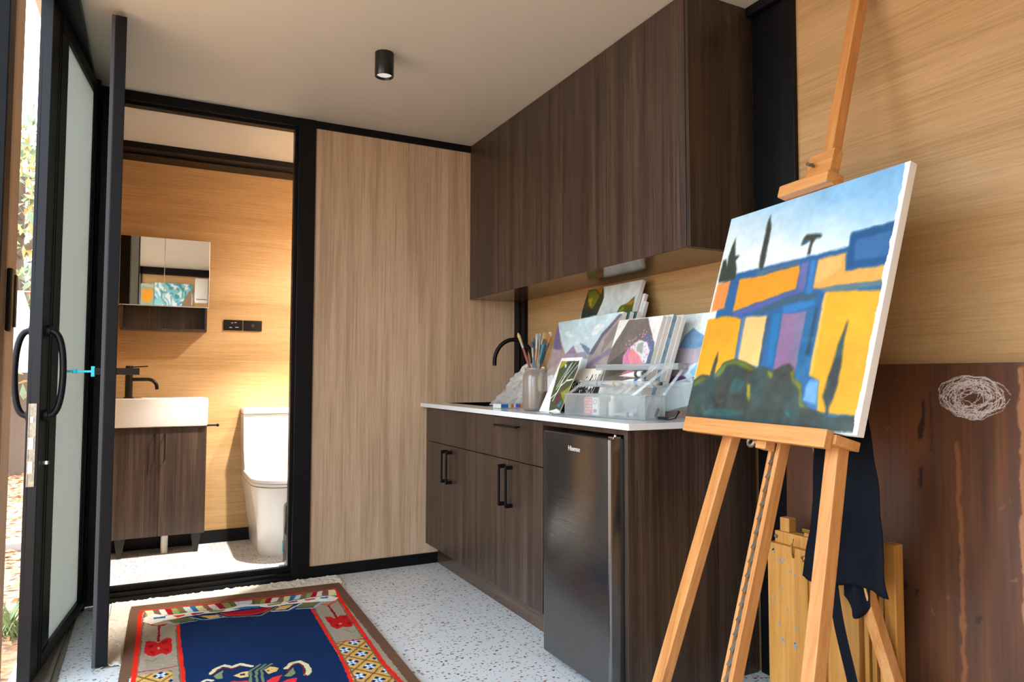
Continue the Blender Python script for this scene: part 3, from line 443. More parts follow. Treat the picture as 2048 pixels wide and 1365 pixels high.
link('kickboard', MB().box(1.455, 1.47, 2.433, 3.77, 0, .12), M['dark_y'], t)
door(t, XF, 3.079, 3.765, .692, .872, 'drawer_front')
for y0, y1, hy in ((3.4195, 3.765, 3.452), (3.079, 3.4195, 3.388)):
    d = door(t, XF, y0, y1, .12, .688); vhandle(d, XF, hy, .497, .665)
t = thing('base_cabinet', 'dark oak base cabinet with one drawer above two doors, left of the fridge', 'cabinet', (1.6, 2.75, 0))
link('body', MB().box(XF+.02, 1.94, 2.434, 3.078, .12, .878), M['dark'], t)
d = door(t, XF, 2.434, 3.077, .692, .872, 'drawer')
link('handle', MB().box(XF-.034, XF-.022, 2.61, 2.82, .833, .841, .001).box(XF-.03, XF, 2.63, 2.645, .834, .84).box(XF-.03, XF, 2.785, 2.80, .834, .84), M['black'], d)
for y0, y1, hy in ((2.737, 3.077, 2.77), (2.434, 2.737, 2.704)):
    d = door(t, XF, y0, y1, .12, .688); vhandle(d, XF, hy, .490, .668)
t = thing('fridge_surround', 'dark oak end panel and top rail framing the fridge bay', 'cabinet', (1.6, 1.886, 0))
link('end_panel', MB().box(XF, 1.945, 1.876, 1.896, 0, .878, .001), M['dark'], t)
link('top_rail', MB().box(XF, XF+.018, 1.896, 2.433, .858, .878, .001), M['dark'], t)
# worktop with sink cut-out
wt = MB()
sx0, sx1, sy0, sy1 = 1.49, 1.80, 3.22, 3.74
for a in ((1.35, sx0, 1.828, 3.785), (sx1, 1.97, 1.828, 3.655), (sx1, 1.945, 3.655, 3.785), (sx0, sx1, 1.828, sy0), (sx0, sx1, sy1, 3.785)): wt.box(*a, .879, .9, 0)
wt = link('worktop', wt, M['stone']); tag(wt, 'long white stone worktop over the dark cabinets', 'worktop')
sk = MB().box(sx0+.001, sx1-.001, sy0+.001, sy1-.001, .71, .713).box(sx0+.001, sx0+.007, sy0+.001, sy1-.001, .713, .9002).box(sx1-.007, sx1-.001, sy0+.001, sy1-.001, .713, .9002).box(sx0+.007, sx1-.007, sy0+.001, sy0+.007, .713, .9002).box(sx0+.007, sx1-.007, sy1-.007, sy1-.001, .713, .9002)
t = thing('sink', 'black undermounted sink in the white worktop', 'sink', (1.65, 3.46, .71))
link('basin', sk, M['blackgloss'], t); link('drain', MB().lathe([(0, .716), (.03, .716), (.033, .713)], 24, c=(1.65, 3.46)), M['gold'], t)
# gooseneck tap
t = thing('kitchen_tap', 'black gooseneck tap arching over the sink', 'tap', (1.875, 3.42, .9))
link('base', MB().cyl((1.875, 3.42, .9), (1.875, 3.42, .955), .024, 24), M['black'], t, smooth=True)
ty = Vector((-.20, .075, 0)); p = [Vector((1.875, 3.42, .93)), Vector((1.875, 3.42, 1.05)), Vector((1.875, 3.42, 1.12))]
for k in range(1, 17):
    th = PI*k/16; p.append(Vector((1.875, 3.42, 1.13))+ty*(.5-.5*math.cos(th))+Vector((0, 0, .125*math.sin(th))))
p.append(p[-1]+Vector((.0, 0, -.02)))
link('spout', MB().tube(p, .0115, 16), M['black'], t, smooth=True)
link('lever', MB().cyl((1.875, 3.40, .94), (1.875, 3.33, .965), .006, 12), M['black'], t, smooth=True)
# fridge
t = thing('bar_fridge', 'black bar fridge with brushed door under the worktop', 'fridge', (1.6, 2.12, 0))
link('body', MB().box(1.392, 1.90, 1.905, 2.33, .02, .838, .006), M['blackgloss'], t)
def rr(x0, x1, y0, y1, r, z, n=6):
    # rounded front corners (x0 side)
    q = [(x1, y0), (x1, y1)]
    for k in range(n+1):
        a = PI/2+PI/2*k/n; q.append((x0+r+r*math.cos(a), y1-r+r*math.sin(a)))
    for k in range(n+1):
        a = PI+PI/2*k/n; q.append((x0+r+r*math.cos(a), y0+r+r*math.sin(a)))
    return [(x, y, z) for x, y in q]
dz = [rr(1.328, 1.385, 1.900, 2.338, .012, .03), rr(1.325, 1.385, 1.898, 2.34, .013, .034), rr(1.325, 1.385, 1.898, 2.34, .013, .843), rr(1.328, 1.385, 1.900, 2.338, .012, .847)]
link('door', MB().loft(dz), M['fridge'], t, smooth=30)
link('door_gasket', MB().box(1.385, 1.392, 1.91, 2.325, .04, .835), M['black'], t)
link('hinge', MB().box(1.345, 1.44, 1.905, 1.935, .846, .853, .001).cyl((1.362, 1.918, .853), (1.362, 1.918, .858), .006), M['chrome'], t)
cu = bpy.data.curves.new('brand_lettering', 'FONT'); cu.body = 'Hisense'; cu.size = .0245; cu.extrude = .0006; cu.align_x = 'CENTER'; cu.align_y = 'CENTER'; cu.materials.append(M['logo'])
o = bpy.data.objects.new('brand_lettering', cu); C.objects.link(o); dg = bpy.context.evaluated_depsgraph_get()
me = bpy.data.meshes.new_from_object(o.evaluated_get(dg)); bpy.data.objects.remove(o); o = bpy.data.objects.new('brand_lettering', me); C.objects.link(o)
RT = Matrix(((0, 0, -1), (-1, 0, 0), (0, 1, 0))).to_4x4(); RT.translation = (1.3243, 2.115, .796)
o.parent = t; o.matrix_local = WM[t.name].inverted() @ RT
# wall cupboards
for lab, y0, y1, ds in (('dark oak wall cupboard with two doors, nearer the oak panel', 2.845, 3.785, (2.845, 3.323, 3.782)), ('dark oak wall cupboard with two doors and end panel beside the black post', 1.871, 2.845, (1.892, 2.378, 2.845))):
    t = thing('wall_cupboard', lab, 'cupboard', (1.8, (y0+y1)/2, 1.5), group='dark oak wall cupboards')
    yb = min(y1, 3.783)
    yr = 3.783 if y1 < 3 else 3.65
    link('carcass', MB().box(1.667, 1.944 if y1 > 3 else 1.954, y0+(.001 if y0 > 2 else .019), yb-.001, 1.508, 2.419), M['dark'], t)
    link('underside_panel', MB().box(1.651, 1.944 if y1 > 3 else 1.968, y0+(0 if y0 > 2 else .019), yb, 1.502, 1.508), M['dark_y'], t)
    for i in range(2): link('door', MB().box(1.649, 1.666, ds[i]+.0012, ds[i+1]-.0012, 1.504, 2.418, .001), M['dark'], t)
    if y0 < 2: link('end_panel', MB().box(1.649, 1.954, 1.8725, 1.8895, 1.503, 2.419, .001), M['dark'], t)

# ------------------------------------------------------------------ washroom
t = thing('vanity_cabinet', 'dark oak washroom vanity with two doors on short tapered legs', 'vanity', (.05, 4.735, 0))
link('body', MB().box(-.197, .294, 4.638, 4.848, .115, .748, .001), M['dark'], t)
for x0, x1, hx in ((-.197, .041, .018), (.043, .294, .070)):
    d = link('door', MB().box(x0, x1, 4.62, 4.637, .115, .745, .001), M['dark'], t)
    link('handle', MB().tube([(hx, 4.62, .708), (hx, 4.592, .708), (hx, 4.592, .558), (hx, 4.62, .558)], .0038, 8), M['gold'], d)
for lx in (-.150, .25):
    for ly in (4.645, 4.80):
        s = 1 if lx > 0 else -1
        mb = MB().loft([[(lx-.03*s*0-.012, ly, 0), (lx+.010, ly, 0), (lx+.010, ly+.02, 0), (lx-.012, ly+.02, 0)], [(lx-.028, ly, .115), (lx+.028, ly, .115), (lx+.028, ly+.025, .115), (lx-.028, ly+.025, .115)]])
        link('leg', mb, M['gold'], t)
link('waste_pipe', MB().cyl((.081, 4.70, 0), (.081, 4.70, .12), .0195, 20), M['offwhite'], t, smooth=True)
link('roll_holder', MB().cyl((.294, 4.68, .748), (.36, 4.68, .748), .0055, 12).cyl((.358, 4.668, .748), (.358, 4.692, .748), .009, 14), M['blackgloss'], t)
bs = MB()
ox0, ox1, oy0, oy1, oz0, oz1 = -.206, .298, 4.600, 4.848, .749, .918
def rq(x0, x1, y0, y1, r, z, n=4):
    q = []
    for cx, cy_, a0 in ((x1-r, y1-r, 0), (x0+r, y1-r, PI/2), (x0+r, y0+r, PI), (x1-r, y0+r, 3*PI/2)):
        for k in range(n+1): q.append((cx+r*math.cos(a0+PI/2*k/n), cy_+r*math.sin(a0+PI/2*k/n), z))
    return q
bs.loft([rq(ox0+.012, ox1-.012, oy0+.012, oy1, .012, oz0), rq(ox0+.003, ox1-.003, oy0+.003, oy1, .014, oz0+.004), rq(ox0, ox1, oy0, oy1, .016, oz0+.014), rq(ox0, ox1, oy0, oy1, .016, oz1-.005), rq(ox0+.005, ox1-.005, oy0+.005, oy1-.003, .014, oz1), rq(-.06, ox1-.02, oy0+.02, oy1-.028, .02, oz1), rq(-.055, ox1-.026, oy0+.026, oy1-.034, .025, oz1-.008), rq(-.04, ox1-.045, oy0+.045, oy1-.05, .03, oz0+.06)])
b = link('basin', bs, M['white'], None, loc=(.05, 4.73, .749), smooth=True); tag(b, 'white rectangular ceramic basin on the washroom vanity', 'basin')
t = thing('basin_mixer', 'gunmetal basin mixer tap with thin lever on the white basin', 'tap', (-.128, 4.72, .918))
link('body', MB().lathe([(0, .918), (.028, .918), (.028, .922), (.0205, .925), (.0205, 1.075), (.0195, 1.078), (.0205, 1.081), (.0205, 1.105), (.018, 1.108), (0, 1.108)], 28, c=(-.128, 4.72)), M['gold'], t, smooth=30)
sp = [Vector((-.115, 4.72, 1.028)), Vector((-.03, 4.72, 1.028))]+[Vector((-.03+.05*math.sin(a), 4.72-.0, .978+.05*math.cos(a))) for a in [PI/2*k/8 for k in range(1, 8)]]+[Vector((.021, 4.72, .968))]
link('spout', MB().tube(sp, .0105, 14), M['gold'], t, smooth=True)
link('lever', MB().tube([(-.12, 4.72, 1.100), (-.03, 4.715, 1.106)], .0035, 10), M['gold'], t, smooth=True)
# mirror cabinet
t = thing('mirror_cabinet', 'mirrored cabinet over the basin with an open dark shelf below', 'cabinet', (.05, 4.78, 1.32))
mb = MB().box(-.185, .287, 4.738, 4.848, 1.478, 1.878).box(-.185, .287, 4.725, 4.848, 1.323, 1.337, .001).box(-.185, -.171, 4.725, 4.848, 1.337, 1.478, .001).box(.273, .287, 4.725, 4.848, 1.337, 1.478, .001).box(-.171, .273, 4.80, 4.848, 1.337, 1.478)
link('carcass', mb, M['dark'], t)
for x0, x1 in ((-.193, .0425), (.0455, .294)):
    d = link('mirror_door', MB().box(x0, x1, 4.720, 4.736, 1.474, 1.884, .0006), M['mirror'], t)
    link('edge_strip', MB().box(x0-.001, x1+.001, 4.7215, 4.738, 1.470, 1.4745).box(x0-.0015, x0, 4.7205, 4.738, 1.474, 1.884).box(x1, x1+.0015, 4.7205, 4.738, 1.474, 1.884), M['offwhite'], d)
# power points
for i, x in enumerate((.392, .512)):
    t = thing('power_outlet', ('glossy black wall outlet with tiny white marks, the left of the pair' if i == 0 else 'glossy black wall outlet with round switch, the right of the pair'), 'outlet', (x+.058, 4.85, 1.375), group='black outlets on the washroom wall')
    link('plate', MB().box(x, x+.114, 4.840, 4.85, 1.343, 1.411, .002), M['blackgloss'], t)
    if i == 0:
        for a_ in ((.045, .058, 1.390), (.065, .078, 1.393), (.035, .05, 1.360), (.07, .09, 1.362)): link('socket_mark', MB().box(x+a_[0], x+a_[1], 4.8385, 4.8402, a_[2], a_[2]+.003), M['offwhite'], t)
    else:
        link('switch', MB().cyl((x+.057, 4.84, 1.377), (x+.057, 4.834, 1.377), .011, 20), M['chrome'], t)
# toilet
def dsec(xc, w, y0, y1, z, n=10, r=.5):
    """D outline: flat at y1 (wall), rounded towards y0"""
    h = w/2; q = [(xc+h, y1, z), (xc-h, y1, z)]; yc = y0+h*r*2
    yc = min(yc, y1-.01)
    for k in range(n*2+1):
        a = PI+PI*k/(n*2); q.append((xc+h*math.cos(a), yc+(yc-y0)*math.sin(a), z))
    return q
tx = .695
t = thing('toilet', 'white close-coupled toilet with skirted base against the washroom wall', 'toilet', (tx, 4.6, 0))
sec = []
for z, w, y0 in ((0, .235, 4.31), (.02, .245, 4.30), (.12, .262, 4.27), (.25, .30, 4.20), (.36, .345, 4.145), (.405, .36, 4.125), (.42, .362, 4.122)):
    sec.append(dsec(tx, w, y0, 4.845, z, r=.55))
link('bowl', MB().loft(sec), M['white'], t, smooth=50)
lid = [dsec(tx, .366+d, 4.118-d/2, 4.665, z, r=.55) for z, d in ((.424, -.01), (.427, 0), (.438, 0), (.441, -.006))]
link('seat', MB().loft(lid), M['white'], t, smooth=30)
lid = [dsec(tx, .37+d, 4.116-d/2, 4.66, z, r=.55) for z, d in ((.4435, -.006), (.446, 0), (.462, 0), (.470, -.012), (.472, -.05))]
link('lid', MB().loft(lid), M['white'], t, smooth=30)
tk = MB().loft([[(tx-w, y, z) for w, y in ((-h, f), (-h, 4.846), (h, 4.846), (h, f))] for z, h, f in ((.42, .172, 4.66), (.50, .178, 4.665), (.60, .184, 4.668), (.81, .188, 4.665))])
link('tank', tk, M['white'], t)
link('tank_lid', MB().box(tx-.192, tx+.192, 4.655, 4.848, .812, .848, .008), M['white'], t, smooth=True)
link('flush_button', MB().cyl((tx+.05, 4.75, .848), (tx+.05, 4.75, .853), .022, 24), M['white'], t)
link('rating_sticker', MB().box(tx-.008, tx+.05, 4.262, 4.264, .035, .10, 0), flat('sticker_blue', '4bb4d8', .5), t)
# slim black bin
bn = thing('waste_bin', 'slim black bin with rounded corners just inside the doorway by the toilet', 'bin', (.745, 4.08, 0))
def rrect(x0, x1, z0, z1, r, y, n=5):
    q = []
    for cx, cz, a0 in ((x1-r, z1-r, 0), (x0+r, z1-r, PI/2), (x0+r, z0+r, PI), (x1-r, z0+r, 3*PI/2)):
        for k in range(n+1):
            a = a0+PI/2*k/n; q.append((cx+r*math.cos(a), y, cz+r*math.sin(a)))
    return q
link('body', MB().loft([rrect(.668, .80, 0, .345, .025, 4.0), rrect(.665, .803, -.0, .348, .025, 4.01), rrect(.665, .803, 0, .348, .025, 4.10)]), M['blackgloss'], bn, smooth=40)
link('rim', MB().tube([Vector(p)+Vector((0, -.003, 0)) for p in rrect(.675, .793, .012, .336, .022, 4.0)], .003, 8, closed=True), M['black'], bn)
# things on the end wall that only the mirror shows
def bl(P):
    c = np.tile(H3('9aa88a'), (len(P), 1)); return paint(P, c, [['p', 'e89a1c', [.1, .85, .3, .9, .6, .86, .92, .88, .9, .66, .5, .6, .35, .63, .12, .68]], ['p', 'b8c0a8', [0, .9, 1, .95, 1, 1, 0, 1]]], .06, 12)
def oc(P):
    c = np.tile(H3('8fc9cc'), (len(P), 1)); n = vnoise(P, 7, 9); n2 = vnoise(P+.3*np.stack([n, n], 1), 14, 2)
    c = np.where((n2 > .6)[:, None], H3('e8f0ee'), c); c = np.where((n2 < .3)[:, None], H3('4a9cac'), c)
    return paint(P, c, [['p', '9c7a5e', [0, .0, 0, .9, .12, .82, .3, .55, .45, .2, .5, 0]], ['p', '2c4a5e', [.2, .2, .38, .3, .5, 0, .2, 0]]], .05, 10)
Mr = Matrix(((-1, 0, 0), (0, 0, 1), (0, 1, 0))).transposed().to_4x4(); Mr = Matrix(((-1, 0, 0, 0), (0, 0, 1, -.4295), (0, 1, 0, 0), (0, 0, 0, 1)))
m1 = Mr.copy(); m1.translation = (-.02, -.4295, 1.6); painting('abstract_painting', 'grey-green painting with an orange patch, seen only in the mirror', 'painting', m1, .15, .605, .02, bl, 60)
m1 = Mr.copy(); m1.translation = (.42, -.4295, 1.6); painting('ocean_painting', 'turquoise sea painting with a brown headland, seen only in the mirror', 'painting', m1, .435, .625, .02, oc, 90)
t = thing('wall_heater', 'white rounded appliance on the end wall, seen only in the mirror', 'heater', (.5, -.45, 2.0))
link('case', MB().box(.445, .60, -.448, -.33, 1.98, 2.30, .02), M['white'], t, smooth=True); link('outlet_slot', MB().box(.46, .585, -.331, -.328, 2.02, 2.03), M['steel'], t)
# ------------------------------------------------------------------ rugs
ctl = [(-.063, 3.62), (.853, 3.572), (.82, 1.80), (-.10, 1.84)]
def rugpt(u, v):
    a = Vector(ctl[0]).lerp(Vector(ctl[1]), u); b = Vector(ctl[3]).lerp(Vector(ctl[2]), u); return a.lerp(b, v)
nu, nv = 400, 600
tv = np.concatenate([np.linspace(0, .74, 541), np.linspace(.74, 1, nv-540+1)[1:]])
mb = MB(); UV = [(i/nu, float(tv[j])) for j in range(nv+1) for i in range(nu+1)]
P = np.array([rugpt(u, v)[:] for u, v in UV])
for (x, y) in P: mb.v.append((x, y, .0175))
mb.f = [(j*(nu+1)+i, (j+1)*(nu+1)+i, (j+1)*(nu+1)+i+1, j*(nu+1)+i+1) for j in range(nv) for i in range(nu)]; mb.m = [0]*len(mb.f)
ng = len(mb.v); c4 = [Vector(p) for p in ctl]
mb.prism([tuple(p) for p in c4][::-1], .007, .0173)
c = np.tile(H3('6e4f3c'), (len(P), 1))
L = ART['rug']
c = paint(P, c, L[:3], .004, 60)
# tan lozenge lattice in the side strips
def lattice(c, x0, x1, ox):
    # slanted strip limits follow the rug
    xs = P[:, 0]-(3.6-P[:, 1])*-.022
    s = (xs > x0) & (xs < x1) & (P[:, 1] < 2.785)
    ix = np.where(s)[0]; q = P[ix]+.003*np.stack([vnoise(P[ix], 70, 5)-.5, vnoise(P[ix], 70, 6)-.5], 1)
    X = (q[:, 0]-ox-(q[:, 1]-2.63)*.04)/.0505; Y = (q[:, 1]-2.63)/.0625
    a = (X+Y)/2; b = (X-Y)/2; fa = np.abs(a-np.round(a)); fb = np.abs(b-np.round(b)); e = .5-np.maximum(fa, fb)
    da = a-np.round(a); db = b-np.round(b)
    k = np.tile(H3('15295a'), (len(ix), 1)); k[e < .23] = H3('d3a653'); k[e < .045] = H3('6e4f3c')
    cr = (np.minimum(np.abs(da), np.abs(db)) < .075) & (e >= .24); k[cr] = H3('c4d4e4')
    k[(np.hypot(da, db) < .06)] = H3('3c78b4'); k[(e < .12) & (e > .085)] = H3('b98d40')
    c[ix] = k; return c
c = lattice(c, .655-.0, .79, .716); c = lattice(c, -.03, .105, .043)
c = paint(P, c, L[3:], .004, 60)
# fine tufting shade variation of the yarn
c *= (1+.10*(vnoise(P, 190, 11)-.5))[:, None]; c *= (1+.10*(vnoise(P, 9, 12)-.5))[:, None]
me = bpy.data.meshes.new('patterned_rug'); o = bpy.data.objects.new('patterned_rug', me); C.objects.link(o); o.location = (.38, 2.7, 0); 
me.from_pydata([(x-.38, y-2.7, z) for x, y, z in mb.v], [], mb.f); me.materials.append(M['pile']); me.update()
bm = bmesh.new(); bm.from_mesh(me); bmesh.ops.recalc_face_normals(bm, faces=bm.faces); bm.to_mesh(me); bm.free()
cc = np.tile(H3('6e4f3c'), (len(mb.v), 1)); cc[:ng] = c; setcol(me, cc)
for f in me.polygons[:nu*nv]:
    if f.normal.z < 0: me.flip_normals(); break
tag(o, 'blue wool rug with red flowers and a brown border on the terrazzo', 'rug')
# cream fleece beneath
def fz(u, v):
    y = 2.95+v*.803; x = -.155+u*(.990+.055*min(1, max(0, (y-3.5)/.1)))
    e = min(u, 1-u)*1.0; f = (1-v)*.81
    k = noise.noise(Vector((x*30, y*30, 0)))
    if u in (0, 1) or v in (0, 1): x += .014*noise.noise(Vector((x*70, y*70, 3))); y += .009*noise.noise(Vector((x*70, y*70, 7)))
    z = .0035+.0015*k+.001*noise.noise(Vector((x*110, y*110, 1)))
    if y < 3.60-.052*(x+.06) and -.085+.02*(y-2.8) < x < .86: z = .0045+.0005*k
    elif e > .01 and f > .01: z += .006+.006*noise.noise(Vector((x*45, y*45, 5)))+.004*noise.noise(Vector((x*120, y*120, 2)))
    return (x, y, max(z, .001))
mf = MB().grid(fz, 230, 170)
o = link('fleece_rug', mf, flat('cream_fleece', 'dfd6c4', .95, spec=.1, bump=1, bscale=260, var=.15), None, loc=(.4, 3.4, 0), smooth=True); k = o.modifiers.new('Solidify', 'SOLIDIFY'); k.thickness = .002; k.offset = -1
tag(o, 'cream shaggy underlay rug poking out between the blue rug and the doorway', 'rug')

# ------------------------------------------------------------------ easel and canvas
A0 = Vector((1.535, 1.777, .915)); u_ = Vector((.11628, .99322, 0)); w_ = Vector((.2762, -.0323, .9606)).normalized(); u_ = (u_-w_*u_.dot(w_)).normalized()
rt = -u_; fr_ = rt.cross(w_)
ER = Matrix((rt, w_, fr_)).transposed()
CW, CH = .689, .6955
def skyc(P):
    u, v = P[:, 0], P[:, 1]
    # height above the roofline, in the picture
    h = np.clip((v-.60-.0*u)/.4, 0, 1)
    n = vnoise(P, 6, 21)
    a = np.clip((h-.45+.25*(n-.5)+.55*(u-.35))*1.6, 0, 1)[:, None]
    c = H3('ecf8f8')*(1-a)+H3('8cc2ea')*a
    b = np.clip((u-.55)*2, 0, 1)[:, None]*np.clip((h-.75)*5, 0, 1)[:, None]
    return c*(1-b*.5)+H3('6aa8e4')*b*.5
def canv(P):
    c = skyc(P); c = paint(P, c, ART['canvas'], .005, 30, .006)
    n = vnoise(P*np.array([1, 1]), 40, 31); n2 = vnoise(P*np.array([1, 1]), 7, 33)
    c = c*.92*(1+.06*(n-.5))[:, None]*(1+.08*(n2-.5))[:, None]
    dk = (P[:, 1] < .36) & (c.sum(1) < 1.1); tt = (vnoise(P, 13, 71)-.45)[dk][:, None]; c[dk] += tt*np.array([-.02, .07, .08])+(vnoise(P, 34, 72)-.5)[dk][:, None]*.06
    # raw primed strip on the right edge
    e = P[:, 0] > .985-.012*vnoise(P, 30, 35); c[e] = H3('e9e6df'); return c
CM = Matrix.Translation(A0) @ ER.to_4x4()
cv = painting('painted_canvas', 'large painting of yellow and blue houses with cypresses on the easel', 'painting', CM, CW, CH, .022, canv, 400, mat='paint')
# easel frame, in picture axes: x right, y up the slope, z towards the viewer
def atfloor(x, z):  # y coordinate where a line x,z=const meets the floor
    p = A0+rt*x+fr_*z; return -p.z/w_.z
es = thing('studio_easel', 'beech studio easel holding the large house painting', 'easel', tuple(A0+rt*.38+w_*atfloor(.38, -.04)+fr_*-.04), ER)
EL = lambda mb: (setattr(mb, 'v', [tuple(CM @ Vector(v)) for v in mb.v]), mb)[1]
zc = -.047
yf = atfloor(.12, zc)
def leg(xt, xb, w=.045, h=.032, top=-.02, zc=zc):
    return EL(MB().beam((xt+(xb-xt)*0, top, zc), (xb, atfloor(xb, zc)+.006, zc), w, h, (0, 0, 1), .003))
link('leg', leg(.19, .105), M['pine'], es)
link('leg', leg(.592, .700, w=.040, h=.036), M['pine'], es)
yc0 = atfloor(.43, zc)+.03
link('column_rail', EL(MB().beam((.372, .70, zc), (.391, yc0, zc), .012, .034, (0, 0, 1), .002)), M['pine'], es)
link('column_rail', EL(MB().beam((.400, .70, zc), (.419, yc0, zc), .015, .034, (0, 0, 1), .002)), M['pine'], es)
rk = MB()
for k in range(22):
    yy = -.06-k*.038
    if yy < yc0: break
    xm = .3853-(yy-.70)*.0115
    rk.loft([[(xm-.0068, yy, zc-.012), (xm+.0068, yy, zc-.012), (xm+.0068, yy, zc+.006), (xm-.0068, yy, zc+.006)], [(xm-.0072, yy-.036, zc-.012), (xm+.0064, yy-.036, zc-.012), (xm+.0064, yy-.036, zc+.020), (xm-.0072, yy-.036, zc+.020)]])
rk.beam((.3853-(-.03-.70)*.0115, -.03, zc-.013), (.3853-(yc0-.70)*.0115, yc0, zc-.013), .0136, .004, (0, 0, 1), 0)
rat = link('ratchet_strip', EL(rk), M['steel'], es)
link('foot_bar', EL(MB().box(.09, .735, yc0-.03, yc0+.012, zc-.045, zc-.021, .003)), M['pine_x'], es)
link('mast', EL(MB().beam((.375, .55, zc+.006), (.336, 1.395, zc+.006), .036, .034, (0, 0, 1), .002)), M['pine'], es)
# tray that carries the canvas
tr = link('tray', EL(MB().box(.02, .640, -.028, -.004, -.068, .010, .003)), M['pine_x'], es)
link('tray_lip', EL(MB().box(.050, .632, -.043, .003, .011, .034, .003)), M['pine_x'], tr)
link('tray_clamp', EL(MB().box(.365, .405, -.062, -.03, -.025, .008, .003).cyl((.345, -.045, -.005), (.37, -.045, -.005), .006)), M['pine_x'], es)
link('clamp_knob', EL(MB().tube([(.335+.012*math.cos(a), -.045+.012*math.sin(a), -.002) for a in [2*PI*i/20 for i in range(20)]], .006, 10, closed=True)), M['steel'], es, smooth=True)
# top clamp
link('top_clamp', EL(MB().box(.250, .445, CH+.003, CH+.040, -.03, .030, .004)), M['pine_x'], es)
link('clamp_block', EL(MB().box(.325, .42, CH+.041, CH+.125, -.03, .004, .003)), M['pine_x'], es)
link('wing_screw', EL(MB().cyl((.352, CH+.085, .004), (.352, CH+.085, .02), .004, 10).tube([(.339, CH+.092, .02), (.350, CH+.085, .018), (.365, CH+.080, .02)], .0045, 10)), M['steel'], es)
# rear leg
link('rear_leg', MB().beam((1.655, 1.468, 1.17), (1.805, 1.181, .004), .034, .034, (1, 0, .15), .003), M['pine'], es)
link('rear_hinge', MB().beam((1.60, 1.45, 1.168), (1.665, 1.47, 1.172), .03, .012), M['steel'], es)

# ------------------------------------------------------------------ apron
def apz(z): return 1.600+(1.0-z)*.175
def apron(u, v):
    z = 1.02-.55*v
    yl = 1.335+.125*v**1.3+.008*math.sin(v*9)*v+.02*max(0, v-.9)*4*(1-u); yr = 1.185-.012*v-.008*math.sin(v*5)
    y = yl+(yr-yl)*u
    zz = z+.020*u*v-.006*math.sin(u*7)*v
    x = apz(z)+.011*math.sin(u*9+v*2)*(.2+v)+.004*math.sin(u*23+2)*v+.012*noise.noise(Vector((u*3, v*5, 2)))
    return (x, y, zz)
t = thing('apron', 'navy cloth apron hanging behind the painting on the easel', 'apron', (1.62, 1.3, .6))
am = M['navycloth']
link('apron_cloth', MB().grid(apron, 60, 60), am, t, smooth=True, solid=.003)
link('apron_cloth_fold', MB().grid(lambda u, v: (apz(.5)+.035+.01*math.sin(u*9), 1.345-.075*u, .60-.155*v-.05*math.sin(u*3)*v), 20, 16), am, t, smooth=True, solid=.003)
def strap(y0, y1, z0, z1, w, ph):
    def f(u, v):
        z = z0+(z1-z0)*v; return (apz(max(z, .1))+.02+.006*math.sin(v*9+ph)+.003*math.sin(u*6), y0+(y1-y0)*v+w*(u-.5)+.010*math.sin(v*8+ph), z)
    return MB().grid(f, 6, 40)
link('apron_strap', strap(1.372, 1.352, .50, .012, .034, 0), am, t, smooth=True, solid=.002)
link('neck_loop', MB().tube([(1.60, 1.40, 1.02), (1.585, 1.41, 1.12), (1.60, 1.39, 1.2), (1.63, 1.36, 1.22), (1.625, 1.28, 1.15), (1.60, 1.22, 1.02)], .006, 8), am, t, smooth=True)

# ------------------------------------------------------------------ folded sketch-box easel and board
def brd(P):
    n = vnoise(P*np.array([1, .12]), 22, 41); n1 = vnoise(P*np.array([1, .05]), 120, 42); n2 = vnoise(P, 5, 43)
    c = H3('4a2811')*(1-n[:, None])+H3('693a18')*n[:, None]
    c = c*(1+.22*(n1-.5))[:, None]*(1+.35*(n2-.5))[:, None]
    rs = random.Random(4); L = []
    cx, cy = .82, .915; pts = []
    for k in range(520):
        a = k*.37+rs.uniform(-.3, .3); r = .35+.65*abs(math.sin(k*.113)); pts += [cx+.096*r*math.cos(a)*(1+.3*math.sin(k*.05))+.01*math.sin(k*.21), cy+.047*r*math.sin(a)+.008*math.cos(k*.17)]
    L.append(['l', 'b9a9a0', pts, .0014])
    for x, y, w, h in ((.57, .90, .008, .04), (.565, .86, .014, .02), (.56, .74, .008, .03), (.50, .45, .01, .008), (.54, .44, .01, .012), (.76, .42, .012, .008), (.60, .88, .003, .08)):
        x += .07; y -= .03; L.append(['p', '241510', [x-w, y-h, x+w*.4, y-h*.8, x+w, y+h, x-w*.5, y+h*.9]])
    L.append(['l', '7a4822', [.775, .03, .78, .4, .77, .80], .016])
    L.append(['l', '9a6640', [.985, 0, .985, .98], .02])
    for k in range(26): x, y = rs.random(), rs.random(); L.append(['l', rs.choice(['a08a78', '8a6c54', '2c1c12']), [x, y, x+rs.uniform(-.02, .02), y+rs.uniform(-.02, .02)], .002])
    L.append(['p', '8fa8b8', [.93, .02, .98, .02, .985, .09, .95, .12]])
    return paint(P, c, L[:1], .004, 30) if 0 else paint(P, paint(P, c, L[1:], .012, 30, .003), L[:1], .004, 30)
